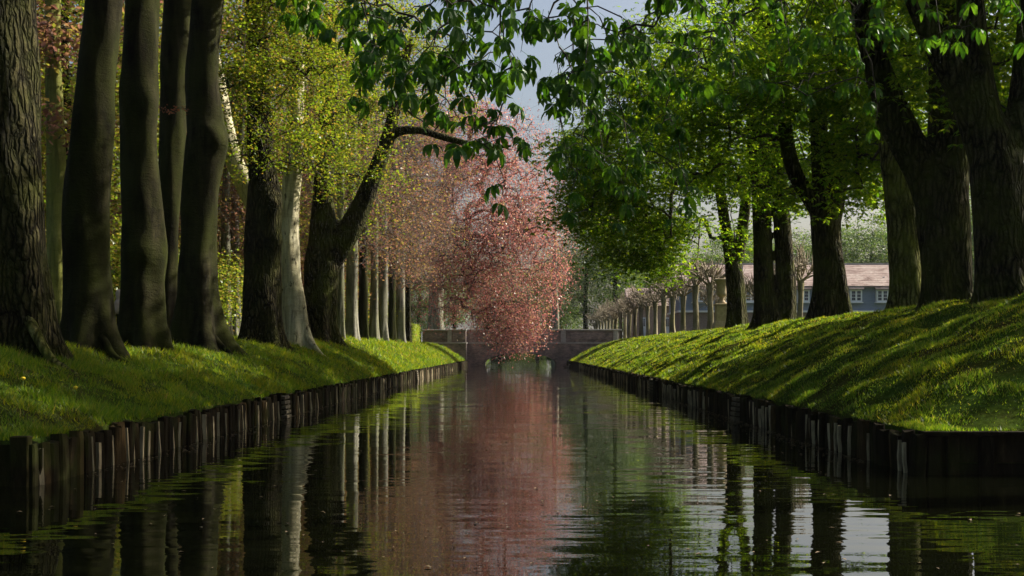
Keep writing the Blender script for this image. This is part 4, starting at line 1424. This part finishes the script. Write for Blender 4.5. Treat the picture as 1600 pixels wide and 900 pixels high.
chestnut('forked trunk with two upright stems in front of the blue house', 41.3,
         [[(1298, 492, 27), (1296, 440, 25), (1292, 380, 24), (1290, 335, 24), (1284, 280, 15), (1280, 220, 13), (1276, 140, 12), (1270, 40, 11)],
          [(1286, 345, 14), (1266, 310, 13), (1243, 272, 12), (1229, 220, 11), (1224, 150, 10), (1224, 60, 9)],
          [(1296, 350, 17), (1306, 300, 17), (1311, 250, 15), (1313, 190, 13), (1308, 110, 11), (1300, 20, 10)]], 304,
         [((10.4, 42.5, 12), (5.4, 4.5, 4.8), 150), ((11.0, 44.5, 8.2), (3.2, 2.4, 2.4), 90), ((5.2, 41, 10.5), (3.0, 3.4, 3.2), 80), (W(1290, 130, 39), (2.2, 1.2, 1.6), 40)], z_top=14)
chestnut('pair of straight dark trunks fused at the foot, left of the forked trunk', 50.0,
         [[(1200, 500, 20), (1195, 460, 17), (1192, 380, 15), (1189, 300, 14), (1182, 200, 14), (1184, 100, 14), (1194, 0, 13)],
          [(1226, 505, 17), (1228, 460, 15), (1224, 380, 14), (1219, 300, 13), (1211, 200, 13), (1206, 100, 12), (1202, 0, 11)]], 305,
         [((10, 51, 13), (5.4, 4.6, 5.4), 150), ((4.8, 49, 9.6), (3.0, 3.4, 4.0), 150), ((3.4, 50, 7.2), (1.4, 2.0, 2.0), 40), ((9.6, 53, 8.6), (3.6, 2.4, 2.4), 70)], z_top=16, trunk_kw=dict(flare=0.4))
chestnut('slim V shaped tree beside the stone urn', 59.3,
         [[(1151, 508, 16), (1150, 470, 14), (1147, 430, 14), (1142, 400, 11), (1133, 350, 9), (1126, 300, 8.5), (1119, 240, 8), (1112, 160, 7)],
          [(1147, 425, 10), (1156, 385, 9), (1162, 345, 8.5), (1167, 295, 8), (1172, 240, 7), (1178, 160, 6)]], 306,
         [((9.8, 60, 13), (5, 4.6, 5), 130), ((5.2, 58, 9.0), (3.0, 3.6, 4.2), 170), ((5.4, 57, 6.2), (2.0, 2.6, 1.6), 60), ((3.2, 58, 9.5), (1.3, 2.2, 2.2), 40)], z_top=15, trunk_kw=dict(flare=0.35, remesh=0.05))

sec = None  # second row and unseen trees, added for their shade
for i, (x, y, s_, lab) in enumerate(((17.5, 26.5, 1.0, 'chestnut of the second row whose leaves fill the upper right corner'),
                                     (18.6, 36.0, 1.05, 'chestnut of the second row seen high between the right limbs'),
                                     (-11.0, -9.0, 1.1, 'unseen shade chestnut on the left behind the viewer'),
                                     (9.5, -8.5, 1.1, 'unseen shade chestnut on the right behind the viewer'),
                                     (-0.5, -13.0, 1.1, 'unseen shade chestnut straight behind the viewer'),
                                     (-14.5, 17.5, 1.0, 'unseen shade chestnut outside the left edge beside the furrowed trunk'))):
    if sec is None:
        rg = np.random.default_rng(333)
        P = np.array([[0, 0, 0], [0.1, 0, 3.0], [0.0, 0.2, 6.0], [0.2, 0, 10.0], [0, 0, 13.0]]); r = np.array([0.5, 0.42, 0.36, 0.2, 0.06])
        tp_ = np.concatenate([ell_points((0, 0, 10.0), (5.2, 5.2, 4.6), 300, rg, 0.3)])
        sec = make_tree('chestnut_tree', lab, (0, 0, 0), [(P, r)], tp_, BC, M['twig'], M['leaf_chestnut'], compound_fn(26, 0.45, 0.18), 333, trunk_kw=dict(sides=24, step=0.3), grow_kw=dict(attach_z=4.5, seg=0.7))
        o = sec
    else:
        o = copy_tree(sec)
    tag(o, lab, 'tree')
    o.location = (x, y, gz(x, y) - 0.05); o.scale = (s_, s_, s_); o.rotation_euler = (0, 0, i * 1.9)

# ------------------------------------------------------------------ near chestnut whose branches hang over the camera's view
def near_leaf_mesh(seed):
    rg = np.random.default_rng(seed)
    bm = bmesh.new()
    for k in range(7):
        t = (k / 6 - 0.5) * 2
        a = t * 2.1 + rg.normal() * 0.08
        L = 0.205 * (1 - 0.42 * abs(t) ** 1.3) * rg.uniform(0.92, 1.08)
        dr = 0.95 + rg.normal() * 0.2
        d = np.array([math.cos(a), math.sin(a), 0.0])
        s = np.array([-math.sin(a), math.cos(a), 0.0])
        pts = [(0.0, 0.0), (0.35, 0.30), (0.66, 0.42), (0.88, 0.24), (1.0, 0.0)]
        left, mid, right = [], [], []
        for q, wd in pts:
            c_ = d * L * q * math.cos(dr * q) + np.array([0, 0, -L * q * math.sin(dr * q) + 0.012 * q])
            mid.append(bm.verts.new(c_))
            if 0 < q < 1:
                left.append(bm.verts.new(c_ + s * wd * L * 0.40 + np.array([0, 0, 0.010])))
                right.append(bm.verts.new(c_ - s * wd * L * 0.40 + np.array([0, 0, 0.010])))
        for side, fl in ((left, False), (right, True)):
            fs = [(mid[0], mid[1], side[0]), (mid[1], mid[2], side[1], side[0]), (mid[2], mid[3], side[2], side[1]), (mid[3], mid[4], side[2])]
            for f_ in fs:
                bm.faces.new(f_ if not fl else tuple(reversed(f_)))
    # leaf stalk
    for k in range(1):
        a_, b_ = (0.004, 0, 0), (-0.11, 0, 0.06)
        v_ = [bm.verts.new(p_) for p_ in ((0, 0.003, 0), (0, -0.003, 0), (-0.11, -0.003, 0.055), (-0.11, 0.003, 0.055))]
        bm.faces.new(v_)
    me = bpy.data.meshes.new('leaf')
    bm.to_mesh(me); bm.free()
    me.materials.append(M['leaf_chestnut_near'])
    return me


near_leaves = [near_leaf_mesh(s) for s in range(5)]
fb = np.array([14.2, 16.4, 0.0]); fb[2] = gz(fb[0], fb[1])
nr = thing('overhanging_chestnut', 'near chestnut branches with large fingered leaves hanging down across the top centre', 'tree', fb)
Pn = np.array([[fb[0], fb[1], fb[2]], [14.0, 16.4, 4.4], [12.6, 16.6, 6.8], [10.0, 16.3, 7.9], [6.5, 15.4, 7.9], [3.5, 14.4, 7.4], [0.8, 13.8, 6.9], [-1.2, 13.4, 6.4]])
rn = np.array([0.5, 0.42, 0.34, 0.22, 0.15, 0.10, 0.06, 0.03])
Pn2 = np.array([[13.9, 16.4, 4.6], [13.6, 17, 8], [13.0, 17.8, 11], [12.4, 18, 14]]); rn2 = np.array([0.34, 0.28, 0.2, 0.1])
make_trunk(nr, fb, [(Pn, rn), (Pn2, rn2)], BC, 400, sides=28, step=0.2, remesh=0.0, flare=0.4)
rg = np.random.default_rng(401)
tl = []


def px_tips(x0, x1, y0, y1, ya, yb, k):
    q = []
    for _ in range(k):
        yy = rg.uniform(ya, yb)
        q.append(W(rg.uniform(x0, x1), rg.uniform(y0, y1), yy))
    return q


# hanging twigs: ends in the view
tl += px_tips(430, 560, -30, 55, 13, 15, 14)
tl += px_tips(560, 700, 0, 150, 12.5, 15, 34)
tl += px_tips(600, 820, 40, 230, 12.5, 15.5, 46)
tl += px_tips(760, 800, 280, 320, 13.5, 14, 2)
tl += px_tips(700, 920, -30, 130, 13, 16, 50)
tl += px_tips(850, 1010, 0, 270, 14, 18, 50)
tl += px_tips(880, 1080, 100, 350, 16, 21, 40)
tl += px_tips(950, 1250, -30, 130, 14, 18, 50)
tl += px_tips(1250, 1600, -40, 70, 14, 18, 34)
tl += px_tips(1000, 1400, 40, 200, 18, 23, 26)
tl = np.array(tl)
top = np.concatenate([ell_points((7, 16, 10.5), (6, 4, 3.0), 120, rg, 0.3), ell_points((12, 19, 12.5), (4.5, 4, 4), 80, rg, 0.3)])
chains = grow([(Pn, rn), (Pn2, rn2)], np.concatenate([tl, top]), rg, seg=0.35, attach_z=4.5, lift=0.14, wiggle=0.05, r_tip=0.0055, r_pow=0.33, hang=True)
v, f = branch_mesh(chains, 0)
np_obj('branches', v - fb, f, M['twig'], nr, smooth=True)['kind'] = 'stuff'
# every large leaf in view is its own part
cl = []
for P, r in chains:
    e = P[-1]
    if np.min(np.linalg.norm(tl - e, axis=1)) < 1e-3:
        cl.append((P[-1], P[-2]))
        if len(P) > 4:
            cl.append((P[-3], P[-4]))
spots = []
for e, e0 in cl:
    for q in range(2 if rg.random() < 0.45 else 1):
        az = rg.uniform(0, 6.28)
        spots.append((e - fb + np.array([math.cos(az), math.sin(az), 0]) * 0.11 + np.array([0, 0, -0.05]),
                      (rg.normal() * 0.3, 0.35 + rg.normal() * 0.35, az), rg.uniform(0.85, 1.35)))
spots.sort(key=lambda q: (q[0][1] + fb[1]) / q[2])
for i, (l_, r_, s_) in enumerate(spots[:295]):
    o = bpy.data.objects.new('leaf', near_leaves[i % 5])
    link(o, nr)
    o.location = tuple(l_)
    o.rotation_euler = r_
    o.scale = (s_, s_, s_)
bm = bmesh.new()
from mathutils import Matrix, Euler
for i, (l_, r_, s_) in enumerate(spots[295:]):
    k0 = len(bm.verts)
    bm.from_mesh(near_leaves[i % 5])
    bm.verts.ensure_lookup_table()
    mt = Matrix.Translation(Vector(l_)) @ Euler(r_).to_matrix().to_4x4() @ Matrix.Scale(s_, 4)
    bmesh.ops.transform(bm, matrix=mt, verts=bm.verts[k0:])
bm_obj('farther_leaves', bm, M['leaf_chestnut_near'], nr)['kind'] = 'stuff'
v, f = scatter_compound(top, 20, 0.55, 0.17, 5, rg=rg)
o = np_obj('crown', v - fb, f, M['leaf_chestnut'], nr)

# ================================================================== GRASS
def grass_patch(name, side, n_, hmin, hmax, seed, dmax):
    rg = np.random.default_rng(seed)
    y0 = YL if side < 0 else YR
    y1 = 128.0
    p_ = 0.55
    u = rg.random(n_)
    Y = (y0 ** -p_ + u * (y1 ** -p_ - y0 ** -p_)) ** (-1 / p_)
    d = dmax * rg.random(n_) ** 1.15
    X = np.where(side < 0, XL - d + 0.03, XR + d - 0.03)
    # tufts
    k = (hash_noise(X * 1.6 + 5, Y * 1.6) + 1.2) / 2.4
    k = np.clip(k * 0.75 + 0.35 * (np.sin(X * 5.1 + 3 * np.sin(Y * 1.3)) * np.sin(Y * 4.3 + 2 * np.sin(X * 1.9))), 0, 1)
    keep_ = rg.random(n_) < np.clip(-0.05 + 1.5 * k, 0.24, 1)
    X, Y, k = X[keep_], Y[keep_], k[keep_]
    n2 = len(X)
    Z = ground(X, Y) - 0.01
    far_ = np.clip(Y / 22, 1, 4.0)
    H = rg.uniform(hmin, hmax, n2) * (0.45 + 1.0 * np.clip(k, 0, 1)) * (0.8 + 0.2 * far_)
    wd = 0.0045 * far_ * rg.uniform(0.8, 1.5, n2) + 0.003
    az = rg.uniform(0, 2 * np.pi, n2)
    lean = rg.normal(size=(n2, 2)) * 0.5
    b0 = np.stack([X, Y, Z], -1)
    s = np.stack([np.cos(az), np.sin(az), np.zeros(n2)], -1) * wd[:, None]
    tip = b0 + np.stack([lean[:, 0] * H, lean[:, 1] * H, H], -1)
    v = np.stack([b0 - s, b0 + s, tip], 1).reshape(-1, 3)
    f = np.arange(len(v)).reshape(-1, 3)
    o = np_obj(name, v, f, M['grass'])
    o['kind'] = 'stuff'
    o['label'] = 'lush green grass covering the left canal bank' if side < 0 else 'short mossy grass covering the right canal bank'
    o['category'] = 'grass'
    return o


grass_patch('grass', -1, 260000, 0.06, 0.15, 501, 7.5)
grass_patch('grass', 1, 330000, 0.03, 0.085, 502, 7.5)

# dandelions
M['yellow'] = plain_noise('yellow_petals', (0.75, 0.50, 0.02), (0.85, 0.62, 0.05), 30)
M['stem'] = plain_noise('flower_stem', (0.12, 0.18, 0.03), (0.16, 0.22, 0.05), 20)
for lab, px, d in (('yellow dandelion flower in the grass at the far left of the bank', 36, 1.15), ('yellow dandelion flower near the left piles, right of the other one', 118, 0.75)):
    Y = (abs(XL) + d) * F / (CX - px)
    x = -(abs(XL) + d)
    o = thing('dandelion', lab, 'flower', (x, Y, gz(x, Y)), group='dandelions on the left bank')
    bm = bmesh.new(); lathe(bm, [(0.006, 0), (0.005, 0.13)], 6); bm_obj('stem', bm, M['stem'], o)
    bm = bmesh.new(); lathe(bm, [(0.008, 0.12), (0.032, 0.14), (0.036, 0.15), (0.02, 0.165), (0.004, 0.168)], 10); bm_obj('flower_head', bm, M['yellow'], o, smooth=True)

# small red leaved sprig hanging on the slender trunk
sg = W(268, 172, 33.0)
so = thing('leafy_sprig', 'small orange red leaved sprig hanging across the slender dark trunk', 'twig', sg)
tp = np.array([W(255 + 9 * k, 168 + 6 * math.sin(k * 1.4) + k * 1.5, 33.0) for k in range(7)]) - sg
P = np.vstack([[0.7, 1.0, 0.9], tp[::-1]])
v, f = tube(P, np.linspace(0.012, 0.004, len(P)), 4)
np_obj('stalk', v, f, M['twig'], so)
v, f = scatter_leaves(tp, 9, 0.07, 0.075)
np_obj('foliage', v, f, M['leaf_sprig'], so)

# floating leaves and petals
M['litter'] = plain_noise('litter', (0.05, 0.03, 0.015), (0.22, 0.16, 0.09), 9)
rg = np.random.default_rng(601)
k = 700
Y = 8.8 + 70 * rg.random(k) ** 1.3
X = rg.uniform(XL + 0.3, XR - 0.3, k)
k2 = 700
Yb = 17 + 22 * rg.random(k2)
Xb = XR - 0.25 - rg.exponential(0.16, k2)
k3 = 500
Yc = 15 + 40 * rg.random(k3)
Xc = XL + 0.25 + rg.exponential(0.15, k3)
X = np.concatenate([X, Xb, Xc]); Y = np.concatenate([Y, Yb, Yc])
kk = len(X)
c0 = np.stack([X, Y, np.full(kk, 0.006)], -1)
az = rg.uniform(0, 6.28, kk)
v, f = leaf_quads(c0, np.stack([np.cos(az), np.sin(az), np.zeros(kk)], -1), np.tile([0, 0, 1.0], (kk, 1)), rg.uniform(0.02, 0.07, kk), rg.uniform(0.015, 0.045, kk), fold=0.25)
o = np_obj('floating_litter', v, f, M['litter'])
o['kind'] = 'stuff'; o['label'] = 'small dead leaves and petals floating on the canal'; o['category'] = 'litter'

# a duck on the far water
M['duck'] = plain_noise('duck_feathers', (0.03, 0.025, 0.02), (0.10, 0.08, 0.06), 20)
dk = thing('duck', 'small dark duck swimming at the far right of the water before the bridge', 'duck', (4.05, 112, 0))
P = np.array([[-0.30, 0, 0.12], [-0.22, 0, 0.10], [-0.05, 0, 0.07], [0.10, 0, 0.08], [0.17, 0, 0.16], [0.19, 0, 0.27], [0.25, 0, 0.30], [0.33, 0, 0.285]])
r = np.array([0.01, 0.06, 0.12, 0.10, 0.055, 0.05, 0.045, 0.012])
Q, q = resample(P, r, 0.03)
v, f = tube(Q, q, 12)
np_obj('body', v, f, M['duck'], dk, smooth=True)

# ================================================================== haze
m, n, out = new_mat('haze_air')
pv = N(n, 'ShaderNodeVolumePrincipled')
pv.inputs['Color'].default_value = (0.90, 0.95, 1.0, 1)
pv.inputs['Density'].default_value = 0.00007
pv.inputs['Anisotropy'].default_value = 0.2
n.links.new(pv.outputs[0], out.inputs['Volume'])
hz_ = box_obj('haze', (-3200, 3200, -800, 3700, -1.9, 46), m)
hz_['kind'] = 'stuff'
hz_['label'] = 'thin morning haze in the air'
